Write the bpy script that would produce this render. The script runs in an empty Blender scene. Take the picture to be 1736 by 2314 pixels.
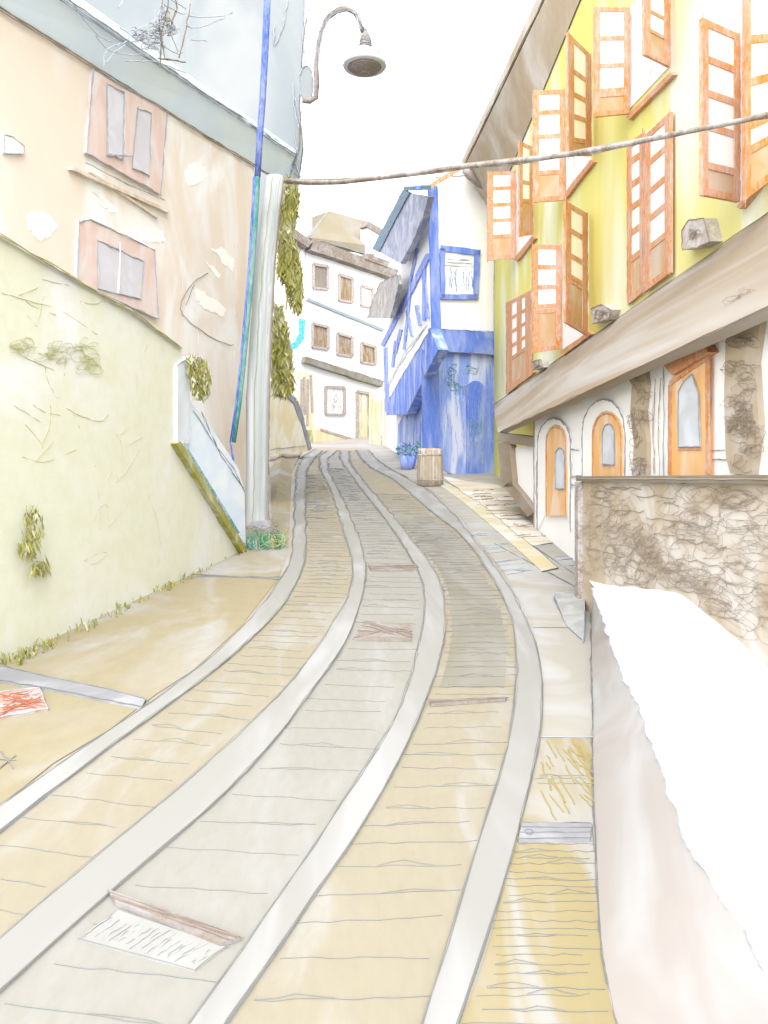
import bpy, bmesh, math, random
from mathutils import Vector
random.seed(11)
R = random.uniform
scene = bpy.context.scene
C = scene.collection

# ------------------------------------------------------------------ survey helpers
# camera: level, 2.4 m up; a survey point (x, y) is a bearing, turned into a real place on the ground or on a wall plane
F, CX, HY, H = 1800.0, 868.0, 1080.0, 2.4

def zg(Y):
    z = .09 * Y
    if Y > 25:
        t = min(Y, 46) - 25
        z += .5 * .0032 * t * t
    if Y > 46:
        z += (Y - 46) * -.03
    return z

def G(x, y, up=0.0):
    lo, hi = .8, 46.0
    for _ in range(60):
        m = .5 * (lo + hi)
        if HY + F * (H - zg(m)) / m > y: lo = m
        else: hi = m
    Y = lo
    return Vector(((x - CX) * Y / F, Y, zg(Y) + up))

def P(x, y, Y):
    return Vector(((x - CX) * Y / F, Y, H + (HY - y) * Y / F))

def PZ(x, y, z):
    return P(x, y, (H - z) * F / (y - HY))

class Plane:
    def __init__(s, a, b):
        s.a = Vector((a[0], a[1], 0)); s.b = Vector((b[0], b[1], 0))
        d = (s.b - s.a).normalized(); s.d = d
        n = Vector((-d.y, d.x, 0))
        if n.dot(-s.a) < 0: n = -n
        s.n = n
    def at(s, x, y, off=0.0):
        q = s.a + s.n * off
        r = Vector(((x - CX) / F, 1, 0))
        t = q.dot(s.n) / r.dot(s.n)
        return Vector((r.x * t, t, H + (HY - y) / F * t))

# ------------------------------------------------------------------ materials
def mat(name, col, white=0.0, scale=(1, 1, 1), paper=(.82, .82, .81), size=1.0, lo=.38, hi=.68, fine=0.0, dark=None):
    m = bpy.data.materials.new(name); m.use_nodes = True
    nt = m.node_tree; N = nt.nodes; L = nt.links
    b = N['Principled BSDF']; b.inputs['Roughness'].default_value = .95
    b.inputs['Specular IOR Level'].default_value = .08
    rgb = tuple(col) + (1,)
    b.inputs['Base Color'].default_value = rgb
    if white > 0 or fine > 0:
        tc = N.new('ShaderNodeTexCoord'); mp = N.new('ShaderNodeMapping')
        mp.inputs['Scale'].default_value = scale
        L.new(tc.outputs['Object'], mp.inputs['Vector'])
        nz = N.new('ShaderNodeTexNoise'); nz.inputs['Scale'].default_value = size
        nz.inputs['Detail'].default_value = 3; nz.inputs['Roughness'].default_value = .55
        nz.inputs['Distortion'].default_value = .9
        L.new(mp.outputs[0], nz.inputs['Vector'])
        rp = N.new('ShaderNodeMapRange'); rp.interpolation_type = 'SMOOTHSTEP'
        rp.inputs['From Min'].default_value = lo; rp.inputs['From Max'].default_value = hi
        rp.inputs['To Max'].default_value = white
        L.new(nz.outputs['Fac'], rp.inputs['Value'])
        mx = N.new('ShaderNodeMix'); mx.data_type = 'RGBA'
        mx.inputs[6].default_value = rgb; mx.inputs[7].default_value = tuple(paper) + (1,)
        L.new(rp.outputs[0], mx.inputs[0])
        out = mx.outputs[2]
        if fine > 0:                      # dry, grainy streaks
            n2 = N.new('ShaderNodeTexNoise'); n2.inputs['Scale'].default_value = size * 9
            n2.inputs['Detail'].default_value = 4; n2.inputs['Roughness'].default_value = .7
            L.new(mp.outputs[0], n2.inputs['Vector'])
            r2 = N.new('ShaderNodeMapRange'); r2.inputs['From Min'].default_value = .4; r2.inputs['From Max'].default_value = .7
            r2.inputs['To Max'].default_value = fine
            L.new(n2.outputs['Fac'], r2.inputs['Value'])
            m2 = N.new('ShaderNodeMix'); m2.data_type = 'RGBA'
            L.new(out, m2.inputs[6]); L.new(r2.outputs[0], m2.inputs[0])
            m2.inputs[7].default_value = tuple(dark or paper) + (1,)
            out = m2.outputs[2]
        L.new(out, b.inputs['Base Color'])
    return m

def lin(r, g, b, k=1.0):
    f = lambda c: ((c / 255 + .055) / 1.055) ** 2.4 if c > 10 else c / 255 / 12.92
    return tuple(min(.88, f(c) * k) for c in (r, g, b))

# daylight (irradiance) that reaches each surface, so that its base colour can be set from the colour seen
#E0
EN = {'ochre_earth': (2.85, 2.81, 2.67),
      'sandy_ground': (2.43, 2.42, 2.23),
      'tan_setts': (2.92, 2.89, 2.81),
      'grey_setts': (2.98, 2.97, 2.84),
      'pale_stone_band': (2.94, 2.93, 2.86),
      'pale_pink_render': (2.07, 2.04, 2.0),
      'yellow_green_render': (1.42, 1.38, 1.18),
      'orange_plaster': (1.46, 1.41, 1.23),
      'pink_window_trim': (1.53, 1.41, 1.27),
      'pale_blue_soffit': (0.92, 0.88, 0.72),
      'pale_blue_plaster': (3.34, 3.3, 3.26),
      'yellow_plaster': (1.48, 1.39, 1.31),
      'stone_slab_roof': (2.24, 2.22, 2.17),
      'pink_plaster': (0.93, 0.86, 0.76),
      'brown_rubble_stone': (1.47, 1.43, 1.35),
      'brown_soffit': (1.28, 1.27, 1.24),
      'orange_door': (1.27, 1.25, 1.18),
      'blue_paint': (1.34, 1.29, 1.18),
      'light_blue_paint': (1.38, 1.36, 1.25),
      'deep_blue_timber': (1.51, 1.43, 1.27),
      'grey_concrete_pole': (1.91, 1.88, 1.8),
      'yellow_pavement': (3.09, 3.11, 3.09),
      'beige_pavement': (2.65, 2.62, 2.59),
      'brown_pavement': (1.4, 1.37, 1.31),
      'orange_panel': (1.77, 1.65, 1.53),
      'orange_woodwork': (1.68, 1.64, 1.6),
      'pale_blue_ramp': (1.21, 1.15, 0.98),
      'beige_roof': (3.82, 3.8, 3.8),
      'brown_eave': (2.66, 2.65, 2.62),
      'grey_blue_soffit': (1.65, 1.64, 1.62),
      'ochre_render': (1.39, 1.37, 1.42),
      'olive_growth': (0.99, 0.94, 0.74),
      'dark_olive_leaf': (0.99, 0.94, 0.74),
      'light_olive_leaf': (0.99, 0.94, 0.74),
      'grey_vent': (0.97, 0.97, 0.83),
      'brown_lamp_metal': (1.16, 1.13, 1.02),
      'grey_kerb': (2.72, 2.7, 2.51),
      'rusty_drain_bar': (3.02, 3.0, 2.93),
      'road_pencil': (3.16, 3.12, 3.06),
      'yellow_chalk': (2.78, 2.76, 2.72),
      'yellow_kerb': (1.92, 1.88, 1.84),
      'grey_window_pane': (1.42, 1.36, 1.19),
      'orange_brick': (2.69, 2.7, 2.65),
      'wedge_grey': (2.36, 2.35, 2.33),
      'rust_pencil': (3.02, 3.0, 2.93),
      'brick_chalk': (2.69, 2.7, 2.65),
      'oak_barrel': (1.55, 1.52, 1.46),
      'bright_green_leaf': (2.35, 2.31, 2.16),
      'roof_streak0': (2.24, 2.22, 2.17)}
#E1
def W(name, rgb, **kw):
    g_ = kw.pop('g', 1.0)
    e = kw.pop('e', None) or tuple(v * g_ for v in EN.get(name, (1.4, 1.35, 1.2)))
    t = lin(*rgb)
    col = tuple(max(.02, min(.86, a / b)) for a, b in zip(t, e))
    if 'paper' not in kw: kw['paper'] = tuple(max(.2, min(.86, 1.0 / b)) for b in e)
    return mat(name, col, **kw)

WHITE = mat('white_plaster', (.84, .84, .84))
PEN   = W('pencil_grey', (182, 186, 188))
PENB  = W('pencil_brown', (182, 164, 140))
PENG  = W('road_pencil', (206, 208, 206))
WTER  = mat('white_terrace_stone', (.62, .62, .615))
M = dict(
 ochre   = W('ochre_earth', (229, 214, 174), white=.75, size=.7, lo=.44, hi=.74, scale=(1.2, .7, 1), fine=.25, dark=(.19, .165, .115)),
 ground  = W('sandy_ground', (232, 220, 192), white=.7, size=.3),
 lane    = W('tan_setts', (231, 219, 191), white=.55, size=1.0, scale=(2.0, .7, 1), lo=.45, hi=.8, fine=.25, dark=(.2, .185, .15)),
 lanemid = W('grey_setts', (228, 225, 212), white=.55, size=1.0, scale=(2.0, .7, 1), lo=.45, hi=.8, fine=.25, dark=(.2, .185, .15)),
 band    = W('pale_stone_band', (228, 226, 218), white=.8, size=.9, scale=(1.8, .35, 1), lo=.42, hi=.7),
 pave    = W('beige_pavement', (234, 228, 214), white=.7, size=1.1),
 paveyel = W('yellow_pavement', (237, 220, 168), white=.8, size=1.3, scale=(2.6, .4, 1), lo=.4, hi=.66),
 pavebr  = W('brown_pavement', (214, 200, 176), white=.6, size=.7, scale=(.5, 2, 1)),
 kerbyel = W('yellow_kerb', (240, 224, 180), white=.7, size=1.2),
 kerbgr  = W('grey_kerb', (205, 205, 205), white=.6, size=2),
 orangew = W('orange_plaster', (249, 226, 204), g=0.88, white=.85, size=.75, lo=.38, hi=.66, scale=(1, 1, .55)),
 redtrim = W('pink_window_trim', (246, 206, 191), g=0.93, white=.45, size=1.8, scale=(1, 1, .5)),
 pane    = W('grey_window_pane', (228, 223, 223), white=.4, size=1.8),
 paleblue= W('pale_blue_plaster', (222, 232, 236), white=.8, size=.5, scale=(1, 1, .35), lo=.4, hi=.66),
 soffitb = mat('pale_blue_soffit', (.64, .77, .95), white=.4, size=.5, paper=(.78, .86, .95)),
 gwall   = W('yellow_green_render', (240, 240, 210), g=1.0, white=.6, size=.6, lo=.42, hi=.72, fine=.22, dark=(.47, .47, .27)),
 olive   = W('olive_growth', (158, 155, 78), e=(1.2, 1.18, 1.1), white=.35, size=3, scale=(1, 1, .4)),
 olived  = W('dark_olive_leaf', (150, 147, 80), e=(1.2, 1.18, 1.1)),
 oliveL  = W('light_olive_leaf', (176, 174, 104), e=(1.6, 1.55, 1.4)),
 olivepen= W('olive_stem', (200, 196, 130)),
 green   = W('bright_green_leaf', (120, 214, 160)),
 teal    = W('teal_paint', (70, 150, 160), e=(1.4, 1.37, 1.29), white=.45, size=2.5, fine=.5),
 pole    = W('grey_concrete_pole', (208, 214, 210), white=.65, size=1.6, scale=(2, 2, .12), lo=.42, hi=.62),
 bluep   = W('blue_pipe', (84, 116, 216), e=(1.8, 1.76, 1.66), white=.25, size=3, scale=(1, 1, .3), fine=.3),
 tealp   = W('teal_pipe', (70, 160, 150), e=(1.8, 1.76, 1.66), white=.25, size=3, scale=(1, 1, .3), fine=.3),
 yellow  = W('yellow_plaster', (255, 227, 132), g=0.88, white=.7, size=.5, scale=(1, 1, .3), lo=.44, hi=.74),
 orange  = W('orange_woodwork', (240, 156, 70), e=(1.6, 1.57, 1.47), white=.25, size=3, scale=(1, 1, .35), fine=.45),
 orangeP = W('orange_panel', (243, 196, 140), e=(1.7, 1.67, 1.56), white=.45, size=1.6, scale=(1, 1, .5)),
 brownR  = W('brown_soffit', (196, 177, 148), e=(1.2, 1.18, 1.1), white=.4, size=.45, dark=(.2, .16, .1), fine=.15),
 brownd  = W('dark_brown_trim', (160, 140, 116), white=.3, size=3, fine=.4),
 leanr   = W('stone_slab_roof', (204, 184, 158), g=0.95, white=.6, size=.75, scale=(2.0, .14, 1.6), lo=.38, hi=.75),
 pinkw   = W('pink_plaster', (249, 229, 217), g=0.82, white=.6, size=.9),
 stone   = W('brown_rubble_stone', (200, 181, 152), g=0.9, white=.5, size=1.0, lo=.4, hi=.72),
 pinkb   = W('pale_pink_render', (235, 224, 217), white=.75, size=1.4, scale=(1, .4, 1)),
 dooro   = W('orange_door', (243, 188, 122), g=0.95, white=.4, size=2, scale=(1, 1, .4)),
 glass   = W('grey_door_glass', (222, 224, 218), white=.6, size=2),
 blue    = W('blue_paint', (108, 142, 233), e=(1.2, 1.18, 1.1), white=.45, size=1.0, scale=(2, 2, .5), fine=.18),
 bluel   = W('light_blue_paint', (136, 167, 237), e=(1.4, 1.37, 1.29), white=.7, size=.9, scale=(3, 3, .4), fine=.2),
 blued   = W('deep_blue_timber', (104, 136, 230), e=(1.25, 1.23, 1.15), white=.4, size=2, scale=(2, 2, .4), fine=.4),
 bluef   = W('blue_paint_lit_front', (110, 144, 234), e=(1.5, 1.47, 1.38), white=.3, size=1.0, scale=(2, 2, .5), fine=.1),  # same blue paint, base darkened to offset the stronger light on the front
 greyblue= W('grey_blue_soffit', (170, 174, 194), e=(1.4, 1.37, 1.29), white=.4, size=1.2),
 slate   = W('slate_edge', (110, 134, 146), fine=.3),
 bgrey   = W('brown_grey_tiles', (158, 152, 142), e=(1.2, 1.2, 1.1), white=.3, size=2, fine=.3),
 beigeR  = W('beige_roof', (236, 220, 188), white=.4, size=.4),
 brownE  = W('brown_eave', (176, 154, 134), white=.4, size=1.6, fine=.5),
 umber   = W('umber_window', (160, 132, 88), white=0.2, size=2.2, scale=(3, 3, .6), lo=.4, hi=.6),
 umberf  = W('umber_frame', (170, 148, 122), fine=.6, size=2),
 ochrew  = W('ochre_render', (240, 222, 178), white=.6, size=1.2, scale=(2, 2, .4)),
 cyan    = W('cyan_cloth', (70, 200, 240), fine=.4),
 lampbr  = W('brown_lamp_metal', (172, 150, 132), e=(2.6, 2.55, 2.39), white=.3, size=14, fine=.5),
 lampgr  = W('grey_lamp_metal', (196, 200, 202), e=(1.3, 1.27, 1.2), fine=0.2, size=4),
 cable   = W('brown_cable', (150, 132, 110), e=(1.5, 1.47, 1.38), white=.4, size=3, fine=.4),
 drain   = W('rusty_drain_bar', (206, 188, 172), white=.5, size=5, fine=.4),
 brick   = W('orange_brick', (246, 184, 160), white=.75, size=9, lo=.4, hi=.6, fine=.3),
 barrel  = W('oak_barrel', (208, 184, 150), white=.5, size=3, scale=(2, 2, .5), fine=.3),
 vent    = W('grey_vent', (168, 158, 140), white=.4, size=4, fine=.3),
)

# ------------------------------------------------------------------ mesh builder
class MB:
    def __init__(s): s.v = []; s.f = []; s.m = []; s.mats = []; s.sm = []
    def mi(s, m):
        if m not in s.mats: s.mats.append(m)
        return s.mats.index(m)
    def add(s, vs, fs, m, smooth=False):
        o = len(s.v); s.v += [Vector(v) for v in vs]; k = s.mi(m)
        for f in fs: s.f.append([i + o for i in f]); s.m.append(k); s.sm.append(smooth)
        return s
    def slab(s, pts, n, th, m):               # extruded outline: front ring pts, back ring n*th behind
        k = len(pts); back = [p - n * th for p in pts]
        fs = [list(range(k)), list(range(2 * k - 1, k - 1, -1))]
        for i in range(k):
            j = (i + 1) % k; fs.append([i, i + k, j + k, j])
        return s.add(list(pts) + back, fs, m)
    def tube(s, pts, r, m, sides=5, r2=None):
        pts = [Vector(p) for p in pts]; n = len(pts)
        if n < 2: return s
        vs = []; up = Vector((.13, .21, .97))
        for i, p in enumerate(pts):
            d = (pts[min(i + 1, n - 1)] - pts[max(i - 1, 0)])
            d = d.normalized() if d.length > 1e-9 else Vector((0, 0, 1))
            a = d.cross(up)
            if a.length < .15: a = d.cross(Vector((1, .1, 0)))
            a.normalize(); b = d.cross(a)
            rr = r if r2 is None else r + (r2 - r) * i / (n - 1)
            for k in range(sides):
                t = 2 * math.pi * k / sides
                vs.append(p + a * (rr * math.cos(t)) + b * (rr * math.sin(t)))
        fs = []
        for i in range(n - 1):
            for k in range(sides):
                j = (k + 1) % sides
                fs.append([i * sides + k, i * sides + j, (i + 1) * sides + j, (i + 1) * sides + k])
        fs.append(list(range(sides))[::-1]); fs.append([(n - 1) * sides + k for k in range(sides)])
        return s.add(vs, fs, m, sides > 4)
    def lathe(s, prof, c, m, seg=20, tilt=None):
        vs = []
        for r, z in prof:
            for k in range(seg):
                t = 2 * math.pi * k / seg
                v = Vector((r * math.cos(t), r * math.sin(t), z))
                if tilt: v.rotate(tilt)
                vs.append(c + v)
        fs = []
        for i in range(len(prof) - 1):
            for k in range(seg):
                j = (k + 1) % seg
                fs.append([i * seg + k, i * seg + j, (i + 1) * seg + j, (i + 1) * seg + k])
        fs.append(list(range(seg))[::-1]); fs.append([(len(prof) - 1) * seg + k for k in range(seg)])
        return s.add(vs, fs, m, True)
    def build(s, name, parent=None, origin=None):
        o0 = Vector(parent.location) if parent and parent.type == 'EMPTY' and not parent.parent else None
        if parent is not None and o0 is None:
            o0 = Vector(parent['_o'])
        if parent is None:
            o0 = Vector(origin) if origin is not None else Vector((0, 0, 0))
        me = bpy.data.meshes.new(name)
        me.from_pydata([v - o0 for v in s.v], [], s.f)
        for m in s.mats: me.materials.append(m)
        for p, k, q in zip(me.polygons, s.m, s.sm): p.material_index = k; p.use_smooth = q
        bm = bmesh.new(); bm.from_mesh(me); bmesh.ops.recalc_face_normals(bm, faces=bm.faces); bm.to_mesh(me); bm.free()
        ob = bpy.data.objects.new(name, me); C.objects.link(ob)
        if parent is not None: ob.parent = parent
        else: ob.location = o0
        ob['_o'] = list(o0)
        return ob

def thing(name, label, cat, loc, group=None):
    o = bpy.data.objects.new(name, None); C.objects.link(o); o.location = loc
    o.empty_display_size = .3
    o['label'] = label; o['category'] = cat
    if group: o['group'] = group
    return o
def tag(o, label, cat, group=None):
    o['label'] = label; o['category'] = cat
    if group: o['group'] = group
    return o
def struct(o): o['kind'] = 'structure'; return o

def rad(Y, k=.00055): return max(.0016, min(.009, k * Y))

def wob(p, q, n=None, a=.012):
    p, q = Vector(p), Vector(q); L = (q - p).length
    n = n or max(3, min(14, int(L / .25) + 3))
    j = [Vector((R(-a, a), R(-a, a), R(-a, a))) for _ in range(n + 1)]
    return [p.lerp(q, i / n) + j[i] * (.4 if i in (0, n) else 1) for i in range(n + 1)]

def line(mb, p, q, m=None, k=.00055, a=None, twice=True):
    Y = (Vector(p).y + Vector(q).y) / 2; m = m or PEN
    a = a if a is not None else .0010 * Y
    d = (Vector(q) - Vector(p))
    for i in range(2 if twice else 1):
        o = R(-.04, .03) if i else R(-.03, .01); e = R(-.03, .05) if i else R(-.01, .04)
        mb.tube(wob(Vector(p) + d * o, Vector(q) + d * e, a=a), rad(Y, k) * R(.8, 1.1), m, 4)

def curve(mb, pts, m=None, k=.00055, it=2):
    p = [Vector(q) for q in pts]
    for _ in range(it):
        o = [p[0]]
        for a, b in zip(p, p[1:]): o += [a.lerp(b, .25), a.lerp(b, .75)]
        p = o + [p[-1]]
    j = .0007 * p[0].y
    mb.tube([q + Vector((R(-j, j), R(-j, j), R(-j, j))) for q in p], rad(p[0].y, k), m or PEN, 4)

def path(mb, pts, m=None, k=.00055, twice=True):
    for a, b in zip(pts, pts[1:]): line(mb, a, b, m, k, twice=twice)

def wpts(pl, pts, off=0.0): return [pl.at(x, y, off) for x, y in pts]

def wslab(mb, pl, pts, m, off=.02, th=.03):
    mb.slab(wpts(pl, pts, off), pl.n, th, m)

def rough(pts, step=14, j=.9):               # hand-cut outline
    out = []
    for (x0, y0), (x1, y1) in zip(pts, pts[1:] + pts[:1]):
        n = max(1, int(math.hypot(x1 - x0, y1 - y0) / step))
        for i in range(n):
            t = i / n; w = 0 if i == 0 else j
            out.append((x0 + (x1 - x0) * t + R(-w, w), y0 + (y1 - y0) * t + R(-w, w)))
    return out

def bar(mb, pl, p, q, w, m, off=.05, th=.05, w2=None):
    w2 = w if w2 is None else w2
    dx, dy = q[0] - p[0], q[1] - p[1]; L = math.hypot(dx, dy) or 1
    nx, ny = -dy / L / 2, dx / L / 2
    pts = [(p[0] + nx * w, p[1] + ny * w), (q[0] + nx * w2, q[1] + ny * w2), (q[0] - nx * w2, q[1] - ny * w2), (p[0] - nx * w, p[1] - ny * w)]
    wslab(mb, pl, rough(pts, 16, min(.9, w * .1)), m, off, th)

def outline(mb, pl, pts, off=.03, m=None, close=True, k=.00055):
    q = wpts(pl, pts, off)
    path(mb, q + ([q[0]] if close else []), m, k)

def lerp2(a, b, t): return (a[0] + (b[0] - a[0]) * t, a[1] + (b[1] - a[1]) * t)

def patch(mb, c, u0, u1, v0, v1, n, off, th, m):     # c = TL, TR, BR, BL in space
    f = lambda u, v: c[0].lerp(c[1], u).lerp(c[3].lerp(c[2], u), v)
    pts = []
    for (a, b) in (((u0, v0), (u1, v0)), ((u1, v0), (u1, v1)), ((u1, v1), (u0, v1)), ((u0, v1), (u0, v0))):
        for i in range(4):
            t = i / 4; pts.append(f(a[0] + (b[0] - a[0]) * t, a[1] + (b[1] - a[1]) * t) + n * off)
    mb.slab(pts, n, th, m)

def scrib(mb, pl, x, y, w, h, m, n=14, off=.03, k=.0005):
    pts = []; cx, cy = x, y; ang = R(0, 6.28)
    for i in range(n * 3):
        ang += R(.5, 1.1); cx += R(-.14, .14) * w; cy += R(-.14, .14) * h
        cx = min(max(cx, x - w / 2), x + w / 2); cy = min(max(cy, y - h / 2), y + h / 2)
        pts.append(pl.at(cx + math.cos(ang) * w * .22, cy + math.sin(ang) * h * .22, off + R(0, .012)))
    mb.tube(pts, rad(pts[0].y, k), m, 4)

# ------------------------------------------------------------------ ground and road
ys = [-30, -12, -4, 0] + [i * .5 for i in range(1, 100)] + [55, 70, 100, 200, 500]
xs = [-300, -80, -30, -15, -8, -4, -2, 0, 2, 4, 8, 15, 30, 80, 300]
gv = [(x, y, zg(y)) for y in ys for x in xs]; nx = len(xs)
gf = [[i * nx + j, i * nx + j + 1, (i + 1) * nx + j + 1, (i + 1) * nx + j] for i in range(len(ys) - 1) for j in range(nx - 1)]
mb = MB(); mb.add(gv, gf, M['ground']); struct(mb.build('ground'))

def resample(pts, n):
    d = [0]
    for a, b in zip(pts, pts[1:]): d.append(d[-1] + (b - a).length)
    out = []; i = 0
    for k in range(n):
        t = d[-1] * k / (n - 1)
        while i < len(pts) - 2 and d[i + 1] < t: i += 1
        u = (t - d[i]) / max(1e-9, d[i + 1] - d[i]); out.append(pts[i].lerp(pts[i + 1], u))
    return out
def smooth(p, it=2):
    for _ in range(it):
        p = [p[0]] + [p[i] * .5 + (p[i - 1] + p[i + 1]) * .25 for i in range(1, len(p) - 1)] + [p[-1]]
    return p
def edge(px, n=90, up=0.0):
    g = [G(x, y) for x, y in px]
    if g[0].y < 6 and g[0].y < g[-1].y: g.insert(0, g[0] + (g[0] - g[1]).normalized() * 2.2)      # the street runs on past the viewer
    elif g[-1].y < 6: g.append(g[-1] + (g[-1] - g[-2]).normalized() * 2.2)
    p = smooth(resample(g, n), 3)
    return [Vector((q.x, q.y, zg(q.y) + up)) for q in p]

A_L = [(-400,2110),(-150,1930),(0,1830),(42,1800),(127,1733),(253,1657),(359,1577),(443,1522),(549,1425),(641,1307),(662,1248),(666,1148),(670,1065),(686,1032),(713,1015)]
A_R = [(-400,2215),(-150,2010),(0,1888),(105,1800),(219,1712),(338,1627),(443,1556),(549,1467),(646,1370),(688,1281),(692,1231),(690,1148),(692,1065),(709,1038),(728,1019)]
B_L = [(-300,2400),(-150,2260),(0,2127),(97,2043),(190,1963),(295,1878),(363,1828),(464,1743),(527,1672),(601,1612),(660,1547),(711,1480),(753,1412),(787,1353),(801,1302),(798,1270),(782,1221),(766,1164),(746,1105),(723,1058),(722,1032),(742,1018)]
B_R = [(-200,2440),(-100,2340),(0,2241),(89,2157),(190,2060),(363,1938),(430,1875),(498,1810),(561,1752),(633,1672),(698,1570),(762,1495),(795,1425),(822,1345),(828,1290),(815,1224),(790,1164),(764,1108),(741,1062),(741,1036),(762,1018)]
C_L = [(300,2500),(370,2400),(430,2313),(481,2237),(544,2170),(601,2092),(669,1980),(728,1891),(774,1819),(821,1748),(880,1663),(912,1595),(940,1490),(960,1400),(962,1350),(954,1311),(938,1277),(910,1231),(871,1174),(818,1108),(797,1078),(770,1042),(768,1018)]
C_R = [(395,2500),(460,2400),(517,2313),(580,2220),(639,2136),(736,1997),(778,1942),(838,1849),(888,1760),(922,1684),(966,1585),(998,1488),(1009,1430),(1004,1340),(978,1281),(933,1225),(884,1161),(846,1118),(815,1080),(790,1045),(788,1018)]
D_L = [(900,2500),(930,2400),(960,2313),(994,2203),(1032,2072),(1078,1929),(1112,1819),(1150,1705),(1165,1600),(1171,1506),(1165,1430),(1148,1371),(1116,1312),(1078,1253),(1040,1207),(975,1158),(918,1108),(885,1081),(845,1062),(818,1040),(806,1018)]
D_R = [(970,2500),(1005,2400),(1040,2313),(1091,2191),(1116,2106),(1137,2001),(1167,1887),(1201,1786),(1222,1684),(1228,1600),(1226,1527),(1217,1472),(1200,1426),(1175,1371),(1137,1308),(1087,1242),(1030,1168),(975,1115),(922,1083),(882,1062),(850,1038),(832,1018)]
E = {k: edge(v) for k, v in dict(A_L=A_L, A_R=A_R, B_L=B_L, B_R=B_R, C_L=C_L, C_R=C_R, D_L=D_L, D_R=D_R).items()}

def strip(mb, L, Rr, up, m, skirt=0.0, na=3):
    n = len(L); vs = []
    for i in range(n):
        for k in range(na + 1):
            p = L[i].lerp(Rr[i], k / na); vs.append(Vector((p.x, p.y, zg(p.y) + up)))
    w = na + 1
    fs = [[i * w + k, i * w + k + 1, (i + 1) * w + k + 1, (i + 1) * w + k] for i in range(n - 1) for k in range(na)]
    mb.add(vs, fs, m)
    if skirt:
        for ed in (L, Rr):
            a = [Vector((p.x, p.y, zg(p.y) + up)) for p in ed]; b = [p - Vector((0, 0, skirt)) for p in a]
            mb.add(a + b, [[i, i + 1, n + i + 1, n + i] for i in range(n - 1)], m)

def stroke_edge(mb, ed, up, k=.00028, m=None, passes=3):
    m = m or PENG
    for _ in range(passes):
        i = 0
        while i < len(ed) - 4:
            j = min(len(ed) - 1, i + random.randint(5, 16))
            pts = []
            for q in ed[i:j + 1]:
                a = .0024 * q.y
                pts.append(Vector((q.x + R(-a, a), q.y + R(-a, a), zg(q.y) + up + .003)))
            mb.tube(pts, rad(pts[0].y, k) * R(.7, 1.1), m, 4)
            i = j - random.randint(0, 3)

def joints(mb, L, Rr, up, i0, i1, step, m=None, k=.0003, slant=0.0):
    i = i0; n = len(L)
    while i < i1:
        ip = lambda ed, t: ed[min(n - 2, max(0, int(t)))].lerp(ed[min(n - 1, max(0, int(t)) + 1)], t - int(t))
        a = ip(L, i); b = ip(Rr, max(0, i + slant + R(-.12, .12)))
        u0, u1 = R(-.03, .12), R(.82, 1.03)
        p, q = a.lerp(b, u0), a.lerp(b, u1)
        nn = 9; pts = []
        amp = .0022 * a.y
        for t in range(nn + 1):
            s = p.lerp(q, t / nn); s.y += R(-amp, amp); s.z = zg(s.y) + up + .003; pts.append(s)
        mb.tube(pts, rad(a.y, k) * R(.7, 1.1), m or PENG, 4)
        if random.random() < .55:
            t0 = random.randint(0, 4); d = R(.004, .012) * a.y
            pts2 = [Vector((s.x, s.y + d * (1 - abs(t / 2 - 1)), zg(s.y + d) + up + .004)) for t, s in enumerate(pts[t0:t0 + 5])]
            mb.tube(pts2, rad(a.y, k) * .8, m or PENG, 4)
        i += step * R(.75, 1.25)

NE = 90
mb = MB()
strip(mb, E['A_R'], E['B_L'], .006, M['lane']); joints(mb, E['A_R'], E['B_L'], .006, 0, 64, .62, slant=.5)
strip(mb, E['C_R'], E['D_L'], .006, M['lane']); joints(mb, E['C_R'], E['D_L'], .006, 0, 50, .55)
wk = [i for i in range(NE) if 6.45 <= E['C_R'][i].y <= 17.5]
mbw = MB(); strip(mbw, [E['C_R'][i].lerp(E['D_L'][i], .1) for i in wk], [E['C_R'][i].lerp(E['D_L'][i], .86) for i in wk], .010, W('grey_brown_setts', (204, 197, 176), e=EN.get('tan_setts'), white=.35, size=.7, scale=(1.5, .4, 1)))  # darker grey-brown stretch of the right lane
joints(mbw, E['C_R'], E['D_L'], .010, wk[0], wk[-1] - 4, .5)
struct(mb.build('road')); struct(mbw.build('road_dark'))
mb = MB()
strip(mb, E['B_R'], E['C_L'], .006, M['lanemid']); joints(mb, E['B_R'], E['C_L'], .006, 0, 70, .75)
struct(mb.build('road_centre'))
mb = MB()
for a, b in (('A_L', 'A_R'), ('B_L', 'B_R'), ('C_L', 'C_R'), ('D_L', 'D_R')):
    strip(mb, E[a], E[b], .022, M['band'], .03)
    stroke_edge(mb, E[a], .022); stroke_edge(mb, E[b], .022)
struct(mb.build('road_edging'))

def gpoly(name, px, up, m, lines=None, n_in=None):
    mb = MB(); pts = [G(x, y) for x, y in px]
    pts = [Vector((p.x, p.y, zg(p.y) + up)) for p in pts]
    mb.add(pts, [list(range(len(pts)))], m)
    for (a, b) in (lines or []):
        line(mb, G(*a, up + .004), G(*b, up + .004), PENG)
    return mb

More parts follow.
